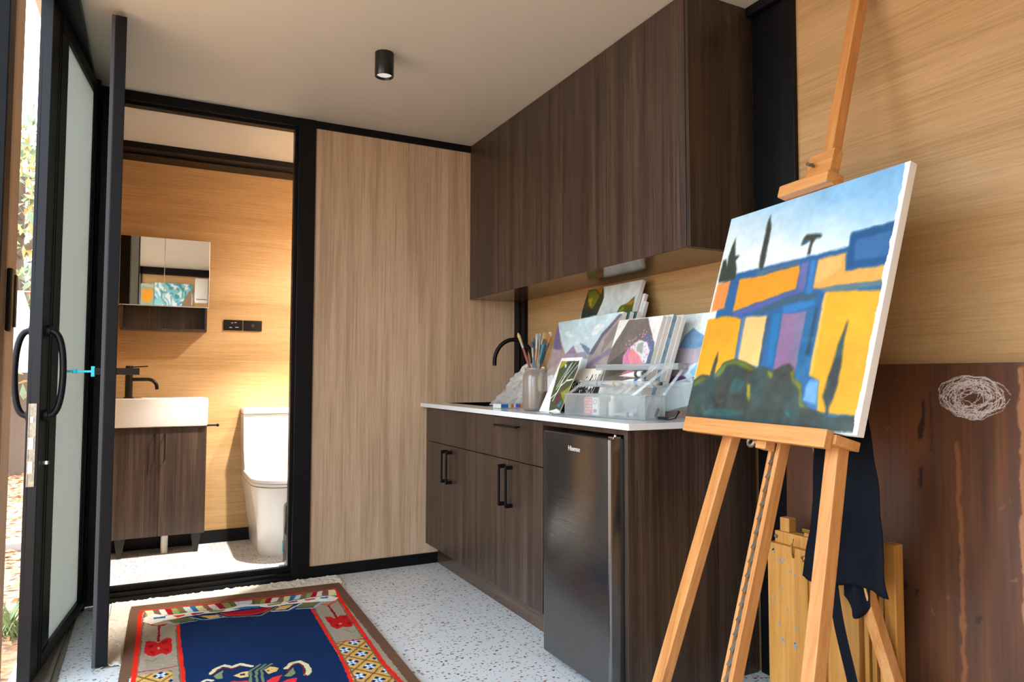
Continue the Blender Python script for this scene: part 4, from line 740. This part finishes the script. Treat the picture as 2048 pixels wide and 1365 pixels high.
# standing almost upright against the wall
bM = frame(Vector((1.908, 1.715, .002)), 0, 1.2)
painting('drawing_board', 'tall brown wooden board with chalk scribble leaning on the oak wall', 'board', bM, .742, 1.087, .018, brd, 420, edge='edgewood', mat='varn')
t = thing('sketch_box_easel', 'folded yellow timber sketch-box easel standing behind the navy apron', 'easel', (1.84, 1.47, 0))
ypl = wood('yellow_stained_pine', 'ac7430', 'c08640', 'cc944e', 2, rough=.4, fine=.5, stretch=1, coarse=10, pores=.1)
bx = flat('dried_paint_spots', '8a8a84', .6)
link('box_panel', MB().box(1.80, 1.86, 1.535, 1.690, .01, .515, .003), ypl, t)
link('box_side', MB().box(1.806, 1.86, 1.478, 1.533, .01, .505, .002).box(1.815, 1.86, 1.462, 1.478, .01, .50), ypl, t)
link('box_panel', MB().box(1.80, 1.86, 1.36, 1.455, .01, .50, .003), ypl, t)
for y in (1.345, 1.322, 1.298): link('slat', MB().box(1.812, 1.85, y-.007, y+.007, .01, .50, .002), ypl, t)
link('post', MB().box(1.80, 1.835, 1.245, 1.280, 0, .595, .003), ypl, t)
link('top_rail', MB().box(1.815, 1.855, 1.50, 1.672, .515, .553, .003), ypl, t)
link('top_block', MB().box(1.82, 1.852, 1.618, 1.655, .553, .598, .003), ypl, t)
link('top_block', MB().box(1.825, 1.85, 1.50, 1.565, .553, .572, .002), ypl, t)
link('hook', MB().tube([(1.797, 1.583, .545), (1.792, 1.583, .53), (1.793, 1.584, .50), (1.798, 1.584, .485)], .003, 8), M['brass'], t)
link('eyelet', MB().tube([(1.797, 1.545+.007*math.cos(a), .49+.007*math.sin(a)) for a in [2*PI*i/14 for i in range(14)]], .0025, 8, closed=True), M['brass'], t)
link('screw', MB().cyl((1.815, 1.665, .535), (1.811, 1.665, .535), .006, 10), M['steel'], t)
link('catch', MB().box(1.81, 1.82, 1.53, 1.56, .568, .580, .002), M['brass'], t)
rs = random.Random(3); sp = MB()
for k in range(26):
    y = rs.uniform(1.54, 1.685); z = rs.uniform(.20, .50); r = rs.uniform(.002, .006); a = rs.uniform(.4, 1.6); sp = MB()
    sp.prism([(y+r*math.cos(q*PI/4)*a, z+r*math.sin(q*PI/4)*(1+.3*math.sin(q*3))) for q in range(8)], 0, .0008, T=Matrix(((0, 0, -1, 1.7998), (1, 0, 0, 0), (0, 1, 0, 0), (0, 0, 0, 1))))
    link('paint_spot', sp, bx, t)
for y_ in (1.60, 1.36): link('box_foot', MB().box(1.79, 1.87, y_, y_+.08, 0, .0105), M['black'], t)
# loose sticks on the floor
for i, (p0, p1, m_) in enumerate((((1.70, 1.77, .008), (1.90, 1.60+.11, .008), 'pine_x'), ((1.73, 1.735, .008), (1.93, 1.735-.02, .008), 'steel'))):
    o = link('wooden_stick', MB().beam(p0, p1, .012, .012, b=.002), M[m_], None, loc=p0); tag(o, ('bare wooden stick on the floor left of the sketch-box easel', 'grey paint-stained stick on the floor touching the sketch-box easel')[i], 'stick', 'loose sticks on the floor')

# ------------------------------------------------------------------ canvases on the worktop
Z0 = .9015
def art(key, bg, wob=.007, wf=22, soft=.006, extra=None, grain=.10):
    def f(P):
        c = bg(P) if callable(bg) else np.tile(H3(bg), (len(P), 1))
        c = paint(P, c, ART[key], wob, wf, soft)
        if extra: c = extra(P, c)
        return c*(1+grain*(vnoise(P, 26, 51)-.5))[:, None]*(1+grain*(vnoise(P, 6, 52)-.5))[:, None]
    return f
def plainart(h1, h2='e8e6e0'):
    return lambda P: np.where((vnoise(P, 5, 8) > .5)[:, None], H3(h1), H3(h2))
def gradsky(P): t = P[:, 1:2]; return H3('d2e2e6')*(1-t)+H3('c3dbe0')*t
painting('river_painting', 'tallest canvas at the back, pale river between dark green trees', 'painting', frame(Vector((1.691, 2.887, Z0)), 1, 19.75), .422, .612, .018, art('river', 'c9cfc9'), 150)
for i, (dx, dy, W_, H_) in enumerate(((.024, -.012, .425, .545), (.046, -.03, .425, .50))):
    painting('stretched_canvas', ('white canvas edge directly behind the tall river painting', 'rearmost white canvas edge behind the tall river painting')[i], 'canvas', frame(Vector((1.691+dx, 2.887+dy, Z0)), 1, 19.75 if i == 0 else 17.5), W_, H_, .016, plainart('d8d5cc'), 20, 'canvases stacked behind the river painting')
painting('mountain_painting', 'wide canvas of a snowy peak between grey mountain slopes', 'painting', frame(Vector((1.688, 3.04, Z0)), -6.4, 16), .650, .437, .019, art('mountain', gradsky), 200)
for i, (dx, dy) in enumerate(((.0225, -.018), (.045, -.036))):
    painting('stretched_canvas', ('canvas with dark painted edge right behind the snowy peak painting', 'second canvas edge behind the snowy peak painting')[i], 'canvas', frame(Vector((1.688+dx, 3.04+dy, Z0)), -6.4, 16), .650, .437, .019, plainart('3c5a5a', '8a8c80'), 60, 'canvases stacked behind the snowy peak painting', edge=('canvas', 'canvas')[i])
def moonx(P, c):
    rs = np.random.RandomState(5)
    for k in range(90):
        a = rs.uniform(-.6, 2.6); r = rs.uniform(.23, .42); x = .62+r*.9*math.cos(a); y = .55+r*.75*math.sin(a)
        m = np.hypot(P[:, 0]-x, (P[:, 1]-y)*1.4) < rs.uniform(.006, .013)
        if x < .95: c[m] = H3(['c890a8', '8a9cd0', 'd07080'][k % 3])
    return c
painting('moon_painting', 'canvas with a pink and white orb on a dark speckled ground', 'painting', frame(Vector((1.560, 2.356, Z0)), 1.4, 20.25), .271, .405, .018, art('moon', 'dfe0da', extra=moonx), 160)
for i in range(4):
    painting('stretched_canvas', ('white canvas first behind the pink orb painting', 'canvas with blue painted edge second behind the pink orb painting', 'white canvas third behind the pink orb painting', 'rearmost white canvas of the stack behind the pink orb painting')[i], 'canvas', frame(Vector((1.560+.0205*(i+1), 2.350-.004*i, Z0)), 1.4, 20.25), .268, .405+.006*(i % 2), .018, plainart('dedcd6'), 24, 'canvases stacked behind the pink orb painting', edge='bluedge' if i == 1 else 'canvas')
painting('ranges_painting', 'canvas of blue peaks and mauve hills half hidden by the easel painting', 'painting', frame(Vector((1.725, 2.160, Z0)), 4.7, 19.5), .315, .418, .018, art('ranges', 'dde6e4'), 150)
painting('grass_study', 'small white-bordered study of pale grass blades on dark green', 'painting', frame(Vector((1.487, 2.655, Z0)), 0, 26.5), .168, .257, .004, lambda P: art('grass', 'eeece6', .01, 14)(P), 130)
def inkf(P):
    c = np.tile(H3('e4ddd0'), (len(P), 1)); n = vnoise(P*np.array([1, .55]), 34, 61); n2 = vnoise(P*np.array([1.2, .5]), 60, 62); v = P[:, 1]
    u = P[:, 0]; th = .72-.62*np.clip((.93+.05*np.sin(u*14)-v)/.75, 0, 1); c[((n*.6+n2*.4) > th) & (v < .95-.25*(1-u)) ] = H3('1c1b1e'); return c
painting('ink_drawing', 'small black brush-ink drawing on cream card behind the plastic box', 'drawing', frame(Vector((1.541, 2.588, Z0)), 0, 31), .185, .213, .003, inkf, 140)
# palette card behind the jar
o = painting('white_card', 'white card with an olive dab standing behind the brush jar', 'card', frame(Vector((1.70, 3.17, Z0)), -8, 10), .16, .20, .002, lambda P: paint(P, np.tile(H3('dcd9d0'), (len(P), 1)), [['p', '8a7a2c', [.22, .82, .3, .86, .36, .8, .36, .66, .28, .6, .2, .68]]]), 60)
o = link('glass_slab', MB().box(1.40, 1.50, 2.40, 2.52, Z0-.001, .9045, .001), flat('grey_palette_glass', '9fa6a4', .08), None, loc=(1.45, 2.46, Z0)); tag(o, 'grey glass palette lying flat between brush jar and plastic box', 'palette')

# ------------------------------------------------------------------ jar and brushes
jx, jy = 1.505, 2.725
t = thing('glass_jar', 'paint-smeared glass jar holding the brushes', 'jar', (jx, jy, .9))
pr = [(0, .9015), (.046, .9015), (.052, .906), (.0545, .915), (.0545, 1.045), (.052, 1.058), (.046, 1.066), (.0445, 1.069), (.0465, 1.072), (.0445, 1.076), (.0465, 1.080), (.0445, 1.084), (.0455, 1.088), (.042, 1.088)]
link('jar_wall', MB().lathe(pr, 40, c=(jx, jy)), M['jar'], t, smooth=50)
link('murky_water', MB().lathe([(0, .906), (.045, .906), (.051, .916), (.051, .985), (0, .985)], 32, c=(jx, jy)), M['water'], t, smooth=50)
tops = [  # x at the bristle tip, z, ferrule colour, handle colour, bristle colour, kind, label
 (1.419, 1.242, 'b8b4a8', '8c4a3c', 'b8985a', 'r', 'tan round brush leaning left in the jar, with dark red handle'),
 (1.500, 1.222, '8c9494', '6f8a8c', '6c7a70', 'f', 'grey-green flat brush in the left cluster of the jar'),
 (1.512, 1.240, 'a9a9a4', 'b98a50', 'a8a8a2', 'f', 'pale silver flat brush with orange-brown handle in the jar'),
 (1.535, 1.242, 'b0a8a0', 'a09484', 'b8aea4', 'f', 'short pale brush in the middle of the jar'),
 (1.536, 1.212, 'c8c8c4', '7a746c', '5a4c40', 'r', 'shorter brush with shiny ferrule and dark tip in the jar'),
 (1.558, 1.245, '8a7a68', '1f5a66', 'b8915a', 'w', 'widest tan bristle brush with teal handle in the jar'),
 (1.490, 1.205, '9a9a94', '5c6c70', '44504c', 'r', 'low dark-tipped brush at the back left of the jar'),
 (1.548, 1.230, 'b4b0a6', 'c8a878', 'a49884', 'f', 'grey-bristled brush standing behind the wide tan one'),
 (1.578, 1.228, '7a6a5c', '3c3a3c', 'c87a3c', 'f', 'orange-tipped brush at the right of the jar'),
 (1.586, 1.250, 'c8c4b8', '5a4a40', 'd8d6cc', 'f', 'cream-tipped brush rising highest at the right of the jar')]
mc = {}
def fm(h, **k):
    if h not in mc: mc[h] = flat('tint_'+h, h, k.get('r', .5), metal=k.get('m', 0), bump=.2, bscale=300, var=.2)
    return mc[h]
for i, (bx_, bz, fc, hc, bc, kd, lab) in enumerate(tops):
    tip = Vector((bx_, jy+.012*math.sin(i*2.1), bz)); rad = .028
    bot = Vector((jx-(bx_-jx)*.42, jy-.02*math.sin(i*2.1), .925))
    # keep the shaft inside the rim
    k = (1.085-bot.z)/(tip.z-bot.z); q = bot+(tip-bot)*k
    if abs(q.x-jx) > .034: bot.x = (jx+math.copysign(.034, q.x-jx)-tip.x*k)/(1-k)
    d = (tip-bot).normalized(); t = thing('paint_brush', lab, 'brush', tuple(bot), group='brushes in the glass jar')
    bw = {'r': .0075, 'f': .009, 'w': .018}[kd]; fl_ = .3 if kd != 'r' else 1
    hl = .042 if kd != 'w' else .028; bl_ = .028 if kd != 'w' else .03
    f0 = tip-d*(hl+bl_); f1 = tip-d*bl_
    link('handle', MB().tube([bot, bot+(f0-bot)*.5, bot+(f0-bot)*.85, f0+d*.004], [.0028, .005, .006 if kd != 'w' else .011, .0045 if kd != 'w' else .014], 12), fm(hc, r=.4), t, smooth=True)
    xx = Vector((1, 0, 0)); xx = (xx-d*xx.dot(d)).normalized(); yy = d.cross(xx)
    def oval(c, a, b, n=14): return [tuple(c+xx*a*math.cos(2*PI*k/n)+yy*b*math.sin(2*PI*k/n)) for k in range(n)]
    link('ferrule', MB().loft([oval(f0, .0052 if kd != 'w' else .0150, .0052), oval(f0+(f1-f0)*.5, .006 if kd != 'w' else .0165, .0052), oval(f1, bw*.85, .006*fl_+.002)]), fm(fc, m=.7, r=.35), t, smooth=True)
    link('bristles', MB().loft([oval(f1, bw*.85, .006*fl_+.002), oval(f1+d*bl_*.45, bw, .005*fl_+.002), oval(tip-d*.006, bw*(.7 if kd == 'r' else .95), .004*fl_+.0015), oval(tip, bw*(.15 if kd == 'r' else .7), .0015)]), fm(bc, r=.9), t, smooth=True)

# ------------------------------------------------------------------ plastic bag
def bag(u, v):
    a = 2*PI*u; h = v
    r = (.095*(1-h)**.75+.014)*(1+.3*noise.noise(Vector((math.cos(a)*1.6, math.sin(a)*1.6, h*3)))+.16*noise.noise(Vector((math.cos(a)*5, math.sin(a)*5, h*9))))
    r *= 1+.12*math.sin(a*7+h*5)*(1-h*.5)
    x = 1.665+.055*h+r*math.cos(a)*.8; y = 3.265-.10*h+r*math.sin(a)*1.25
    z = Z0+.001+.215*h+.015*noise.noise(Vector((math.cos(a)*4, math.sin(a)*4, h*6)))*(h > 0)
    x += .012*noise.noise(Vector((a*3, h*14, 4))); y += .012*noise.noise(Vector((a*3, h*14, 9)))
    return (x, y, max(z, Z0))
o = link('plastic_bag', MB().grid(bag, 90, 50), M['bag'], None, loc=(1.67, 3.25, Z0), smooth=True); tag(o, 'crumpled off-white plastic bag slumped beside the sink', 'bag')
# paint marker box
t = thing('paint_box', 'flat little box with blue and multicoloured ends lying in front of the bag', 'box', (1.52, 2.98, .9))
pb = [('2a6ac0', .0, .045), ('e8e8e6', .045, .052), ('e8c84a', .052, .062), ('d86a3a', .062, .078), ('e8e8e4', .078, .090), ('3a6ac4', .090, .110), ('b8405a', .110, .120), ('d8a03a', .120, .150), ('e07a2a', .150, .17)]
dirv = Vector((.171, .04, 0)).normalized(); nrm = Vector((-dirv.y, dirv.x, 0))
RB = Matrix((dirv, nrm, Vector((0, 0, 1)))).transposed().to_4x4(); RB.translation = (1.450, 2.955, Z0)
link('carton', MB().box(0, .185, 0, .06, 0, .0195, .001, T=RB), M['offwhite'], t)
for h, a, b in pb: link('printed_patch', MB().box(a+.001, b, -.0007, 0, .002, .0185, T=RB), fm(h, r=.4), t)
link('lid_print', MB().box(.004, .18, .004, .056, .0195, .0200, T=RB), fm('8fb4cc', r=.4), t)

# ------------------------------------------------------------------ clear plastic organiser
F0 = Vector((1.439, 2.366, Z0)); F1 = Vector((1.501, 1.940, Z0)); ex = (F1-F0).normalized(); ey = Vector((-ex.y, ex.x, 0))
if ey.x < 0: ey = -ey
OM = Matrix((ex, ey, Vector((0, 0, 1)))).transposed().to_4x4(); OM.translation = F0
OR = OM.to_3x3()
t = thing('art_organizer', 'clear plastic cantilever art box with raised trays on the worktop', 'organizer', tuple(F0), OR)
OL = lambda mb: local(mb, t)
LW = (F1-F0).length
def tray(x0, x1, y0, y1, z0, z1, th=.002, rim=.004):
    mb = MB().box(x0, x1, y0, y1, z0, z0+th)
    mb.box(x0, x1, y0, y0+th, z0, z1, .0005).box(x0, x1, y1-th, y1, z0, z1, .0005).box(x0, x0+th, y0, y1, z0, z1, .0005).box(x1-th, x1, y0, y1, z0, z1, .0005)
    mb.box(x0-rim, x1+rim, y0-rim, y0+.0005, z1-.005, z1, .001).box(x0-rim, x1+rim, y1-.0005, y1+rim, z1-.005, z1, .001).box(x0-rim, x0+.0005, y0, y1, z1-.005, z1, .001).box(x1-.0005, x1+rim, y0, y1, z1-.005, z1, .001)
    return mb
link('base_bin', OL(tray(0, LW, 0, .10, .0, .084).box(.30, .302, 0, .10, 0, .07)), M['plastic'], t)
link('lower_tray', OL(tray(.045, .425, .045, .105, .110, .134)), M['plastic'], t)
link('upper_tray', OL(tray(.085, .50, .088, .140, .174, .196)), M['plastic'], t)
for xa, ya, za, xb, yb, zb in ((.015, .004, .078, .055, .050, .128), (.27, .004, .078, .31, .050, .128), (.13, .09, .078, .16, .10, .128), (.36, .004, .078, .47, .088, .19), (.31, .004, .078, .40, .088, .19), (.10, .09, .13, .12, .10, .185), (.42, .10, .08, .50, .13, .19)):
    link('arm', OL(MB().beam((xa, ya, za), (xb, yb, zb), .011, .004, (0, 1, 0), .001)), M['plastic'], t)
# swung-out side bin at the right
SBm = OM @ Matrix.Translation((.395, .13, .024)) @ Matrix.Rotation(math.radians(-13), 4, 'Y')
mb = tray(0, .155, 0, .12, 0, .092).beam((.0, .0, .092), (.14, .06, .07), .008, .004).beam((.14, .06, .07), (.15, .10, .0), .008, .004); mb.v = [tuple(SBm @ Vector(v)) for v in mb.v]
link('side_bin', mb, M['plastic'], t)
hd = [(.40+.0, .10, .034), (.405, .08, .012), (.42, .07, .006), (.485, .06, .006), (.505, .065, .010), (.51, .08, .032)]
link('carry_handle', OL(MB().tube(hd, .0055, 10)), M['blackgloss'], t, smooth=True)
# contents
def oth(name, lab, cat, x, y, z, rz=0, grp=None):
    Q = OM @ Matrix.Translation((x, y, z)) @ Matrix.Rotation(rz, 4, 'Z'); return thing(name, lab, cat, tuple(Q.translation), Q.to_3x3(), grp)
k = oth('plastic_clip', 'black curved clip in the front of the plastic art box', 'clip', .035, .012, .004)
link('curved_body', local(MB().loft([[(x, y, z) for x, y in ((x0, .0), (x0, .03), (x1, .03), (x1, .0))] for z, x0, x1 in ((.012, .0, .028), (.020, .010, .036), (.040, .020, .043), (.060, .022, .048), (.068, .020, .046))]), k), M['blackgloss'], k, smooth=40)
link('cutting_lip', local(MB().box(-.010, .03, .004, .026, .004, .012, .002).box(.016, .052, .004, .026, .066, .072, .001), k), M['gold'], k)
k = oth('paint_bottle', 'bottle with pink and white label inside the plastic art box', 'bottle', .104, .008, .003)
link('bottle_body', local(MB().box(0, .085, .002, .04, 0, .070, .006), k), M['offwhite'], k, smooth=True)
pk = link('pink_label', local(MB().box(.002, .050, 0, .0015, .003, .067), k), fm('e08a86', r=.4), k)
wl = link('white_label', local(MB().box(.050, .079, 0, .0015, .003, .067), k), fm('ecebe8', r=.4), k)
tx_ = MB()
for r_ in range(5):
    for c_ in range(4):
        if (r_*4+c_) % 5 != 3: tx_.box(.007+c_*.010, .014+c_*.010, -.0006, 0, .010+r_*.0115, .0150+r_*.0115)
link('label_print', local(tx_, k), fm('f0d6d2', r=.5), pk)
bc = MB()
for q in range(7): bc.box(.056+q*.0026, .0572+q*.0026, -.0006, 0, .012, .024)
bc.tube([(.064+.008*math.cos(a), -.0004, .052+.009*math.sin(a)) for a in [2*PI*i/16 for i in range(16)]], .0009, 6, closed=True)
link('barcode', local(bc, k), fm('5c4a78', r=.5), wl)
def ptube(x, y, z, rz, L_, r_, cm, capc, lab, grp='paint tubes in the plastic art box', tilt=0):
    Q = OM @ Matrix.Translation((x, y, z)) @ Matrix.Rotation(rz, 4, 'Z') @ Matrix.Rotation(tilt, 4, 'Y'); k = thing('paint_tube', lab, 'paint tube', tuple(Q.translation), Q.to_3x3(), grp)
    sec = []
    for q in range(9):
        f = q/8; a = r_*(.95+.5*(1-f)**2*.3); b = r_*min(1, .12+f*1.5); sec.append([(f*L_, a*math.cos(2*PI*i/14), r_+b*math.sin(2*PI*i/14)) for i in range(14)])
    sec.append([(L_+.004, r_*.5*math.cos(2*PI*i/14), r_+r_*.5*math.sin(2*PI*i/14)) for i in range(14)])
    link('tube_body', local(MB().loft(sec), k), fm(cm, r=.35), k, smooth=True)
    link('tube_cap', local(MB().cyl((L_+.004, 0, r_), (L_+.018, 0, r_), r_*.62, 12), k), fm(capc, r=.4), k, smooth=True)
    link('colour_band', local(MB().loft([[(f, (r_*1.03)*math.cos(2*PI*i/14), r_+(r_*1.03)*math.sin(2*PI*i/14)) for i in range(14)] for f in (L_*.72, L_*.85)], cap=False), k), fm(capc, r=.4), k, smooth=True)
ptube(.235, .03, .003, .35, .085, .009, 'e0dedb', '7a4a7c', 'white tube with purple cap lying in the bottom bin')
ptube(.13, .080, .113, -.12, .11, .011, 'e6e2da', 'c89a4a', 'white tube with ochre cap, leftmost on the lower tray')
ptube(.22, .072, .114, .12, .12, .014, 'ecebe8', '2f5a9a', 'fat white tube with blue cap in the middle of the lower tray')
ptube(.24, .075, .141, .05, .10, .011, 'dedbd4', '3a3a3c', 'white tube with dark cap lying across the two others', tilt=-.08)
ptube(.335, .078, .115, .1, .075, .010, 'd8c8be', '1c1a1c', 'pinkish tube with black cap, rightmost on the lower tray')
ptube(.055, .075, .113, .2, .06, .009, 'c8d0d4', '3f6a78', 'small grey-blue tube at the left end of the lower tray')
k = oth('glue_bottle', 'small clear-capped white bottle standing in the bottom bin', 'bottle', .21, .06, .003)
link('bottle_body', local(MB().lathe([(0, 0), (.016, 0), (.017, .003), (.017, .05), (.008, .058), (.008, .066), (0, .066)], 24), k), M['offwhite'], k, smooth=50); link('bottle_cap', local(MB().lathe([(0, .066), (.0095, .066), (.008, .078), (0, .078)], 20), k), fm('ecebe8'), k, smooth=50)

# ------------------------------------------------------------------ outside
struct('ground', MB().box(-14, 14, -8, 30, -.2, -.15), None or flat('leaf_litter_soil', 'a58262', .95, bump=1, bscale=25, var=.5), 'leaf-strewn ground outside the door')
struct('kerb', MB().box(-3.5, -.42, 5.85, 6.0, -.15, -.09, .01), flat('concrete_kerb', '8d8a86', .9), 'grey concrete kerb outside')
rs = random.Random(11); lf = MB()
for k in range(2600):
    y = rs.uniform(3.0, 11.6); x = -.144*y+rs.uniform(-.55, .45); 
    if x > -.48: continue
    r = rs.uniform(.02, .05); a = rs.uniform(0, 6.28); T = Matrix.Translation((x, y, -.147+rs.uniform(0, .02))) @ Matrix.Rotation(a, 4, 'Z') @ Matrix.Rotation(rs.uniform(-.6, .6), 4, 'X')
    lf.add([(-r, 0, 0), (0, -r*.4, .004), (r, 0, 0), (0, r*.4, .004)], [(0, 1, 2, 3)], 0, T)
tag(link('leaf_litter', lf, flat('dry_leaves', 'a8784c', .9, var=.5, bscale=3)), 'dry brown leaves scattered on the ground outside the door', 'leaves', kind='stuff')
def grasst(x, y, lab):
    g = MB(); r2 = random.Random(int(x*100)+5)
    for k in range(60):
        a = r2.uniform(0, 6.28); l = r2.uniform(.08, .22); b0 = Vector((x+r2.uniform(-.05, .05), y+r2.uniform(-.05, .05), -.15)); tip = b0+Vector((math.cos(a)*l*.6, math.sin(a)*l*.6, l))
        n = Vector((-math.sin(a), math.cos(a), 0))*.004; g.add([b0-n, b0+n, b0+(tip-b0)*.6+n+Vector((0, 0, .02)), tip], [(0, 1, 2, 3)])
    tag(link('grass_tuft', g, flat('grass_green', '7a8a5a', .8), None, loc=(x, y, -.15)), lab, 'grass')
grasst(-.56, 3.95, 'small grey-green grass tuft outside the glazed door')
def tree(x, y, h, R, n, lab, seed, cols):
    r2 = random.Random(seed); t = thing('tree', lab, 'tree', (x, y, -.15), group='trees outside')
    tm = flat('bark', '5a4a3c', .9, bump=.8, bscale=30)
    link('trunk', MB().tube([(x, y, -.15), (x+.1, y, h*.3), (x-.05, y+.1, h*.6), (x, y, h*.9)], [.16, .12, .08, .03], 10), tm, t, smooth=True)
    br = MB()
    for k in range(9):
        z = h*(.35+.06*k); a = k*2.4; br.tube([(x, y, z), (x+R*.4*math.cos(a), y+R*.4*math.sin(a), z+.3), (x+R*.8*math.cos(a), y+R*.8*math.sin(a), z+.5)], [.05, .03, .01], 6)
    link('branches', br, tm, t)
    for ci, hc in enumerate(cols):
        g = MB()
        for k in range(n):
            a = r2.uniform(0, 6.28); rr_ = R*math.sqrt(r2.random()); zz = h*.62+h*.42*r2.uniform(-1, 1); s = r2.uniform(.05, .11)
            cx = x+rr_*math.cos(a); cy = y+rr_*math.sin(a)
            T = Matrix.Translation((cx, cy, zz)) @ Euler((r2.uniform(0, 6), r2.uniform(0, 6), r2.uniform(0, 6))).to_matrix().to_4x4()
            g.add([(-s, 0, 0), (-s*.3, -s*.35, .01), (s, 0, 0), (-s*.3, s*.35, .01)], [(0, 1, 2, 3)], 0, T)
        link('foliage', g, flat('leaf_'+hc, hc, .7, trans=0), t)
tree(-2.6, 16.5, 5.8, 1.6, 2100, 'leafy tree beyond the shed, behind the white cloth', 3, ['5f6e46', '8c8a4a'])
tree(-1.5, 10.4, 3.9, .85, 700, 'grey-green maple-like tree nearer the glazed door', 8, ['6c7a5c', '9a8a55'])
t = thing('garden_shed', 'low pinkish shed with a grey roof edge outside', 'shed', (-1.9, 12.2, -.15))
link('shed_wall', MB().box(-3.2, -1.1, 11.9, 13.0, -.15, 2.3), flat('shed_red', '9a6a60', .8), t)
link('roof_edge', MB().box(-3.3, -1.0, 11.75, 13.1, 2.3, 2.62, .01), flat('shed_grey', '8a9498', .7), t)
link('shade_block', MB().box(-3.2, -1.1, 11.8, 11.9, -.15, 1.15), flat('shed_shadow', '3a3230', .8), t)  # dark block standing in for the shade on the lower shed wall
def cl(u, v):
    w = .10+.38*min(1, v*1.1)*(1-.75*max(0, v-.55)/.45); return (-1.29+(u-.5)*w+.05*v, 8.9+.04*math.sin(u*12), 1.93-.85*v)
o = link('white_cloth', MB().grid(cl, 24, 30), flat('white_cotton', 'e8e2e4', .9), None, loc=(-1.29, 8.9, 1.1), smooth=True, solid=.004); tag(o, 'white cloth hanging from a line outside', 'cloth')
t = thing('washing_line', 'thin washing line holding the white cloth outside', 'line', (-1.3, 8.9, -.15))
link('line_cord', MB().tube([(-2.6, 8.93, 1.98), (-1.3, 8.90, 1.935), (-.75, 8.93, 1.95)], .006, 6), M['offwhite'], t)
for px_ in (-2.6, -.72): link('line_post', MB().cyl((px_, 8.93, -.15), (px_, 8.93, 2.0), .03, 12), M['steel'], t)

# ------------------------------------------------------------------ light
w = bpy.data.worlds.new('World'); SC.world = w; w.use_nodes = True; nt = w.node_tree; bg = nt.nodes['Background']
sk = nt.nodes.new('ShaderNodeTexSky'); sk.sky_type = 'NISHITA'; sk.sun_disc = False; sk.sun_elevation = math.radians(50); sk.sun_rotation = math.radians(8); sk.dust_density = 4; sk.air_density = 1
mx = nt.nodes.new('ShaderNodeMix'); mx.data_type = 'RGBA'; mx.inputs[0].default_value = .6; mx.inputs[7].default_value = (.80, .91, 1.0, 1)
sc_ = nt.nodes.new('ShaderNodeMix'); sc_.data_type = 'RGBA'; sc_.blend_type = 'MULTIPLY'; sc_.inputs[0].default_value = 1; sc_.inputs[7].default_value = (.16, .16, .16, 1)
nt.links.new(sk.outputs[0], sc_.inputs[6]); nt.links.new(sc_.outputs[2], mx.inputs[6]); nt.links.new(mx.outputs[2], bg.inputs[0]); bg.inputs[1].default_value = WSTR
sl = bpy.data.lights.new('sun', 'SUN'); sl.energy = 9; sl.angle = .01; sl.color = (1, .93, .82); so = bpy.data.objects.new('sun', sl); C.objects.link(so)
so.rotation_euler = Vector((.12, .75, .9)).to_track_quat('Z', 'Y').to_euler()
def portal(x, y, z, sx, sy, rot):
    l = bpy.data.lights.new('daylight_opening', 'AREA'); l.shape = 'RECTANGLE'; l.size = sx; l.size_y = sy; l.cycles.is_portal = True
    o = bpy.data.objects.new('daylight_opening', l); C.objects.link(o); o.location = (x, y, z); o.rotation_euler = rot
portal(-.37, .65, 1.2, 2.3, 2.02, (0, math.radians(-90), 0))
portal(-.37, 2.74, 1.2, 2.36, 1.82, (0, math.radians(-90), 0))

# ------------------------------------------------------------------ camera
cam = bpy.data.cameras.new('camera'); co = bpy.data.objects.new('camera', cam); C.objects.link(co); SC.camera = co
cam.sensor_width = 36; cam.lens = 1403.5486*36/2048; cam.clip_start = .02
Rw = Matrix([[0.89075213, -0.02505746, -0.45379816], [-0.45448361, -0.04405385, -0.88966505], [0.00230119, 0.99871487, -0.05062926]])
co.matrix_world = Matrix.Translation((0, 0, 1.05)) @ Rw.to_4x4()
vs = SC.view_settings; vs.view_transform = 'Standard'; vs.look = 'None'; vs.gamma = 1; vs.use_curve_mapping = False; vs.exposure = EXPO
SC.cycles.max_bounces = 10; SC.cycles.diffuse_bounces = 6; SC.cycles.transparent_max_bounces = 24; SC.cycles.use_denoising = True; SC.cycles.sample_clamp_indirect = 8
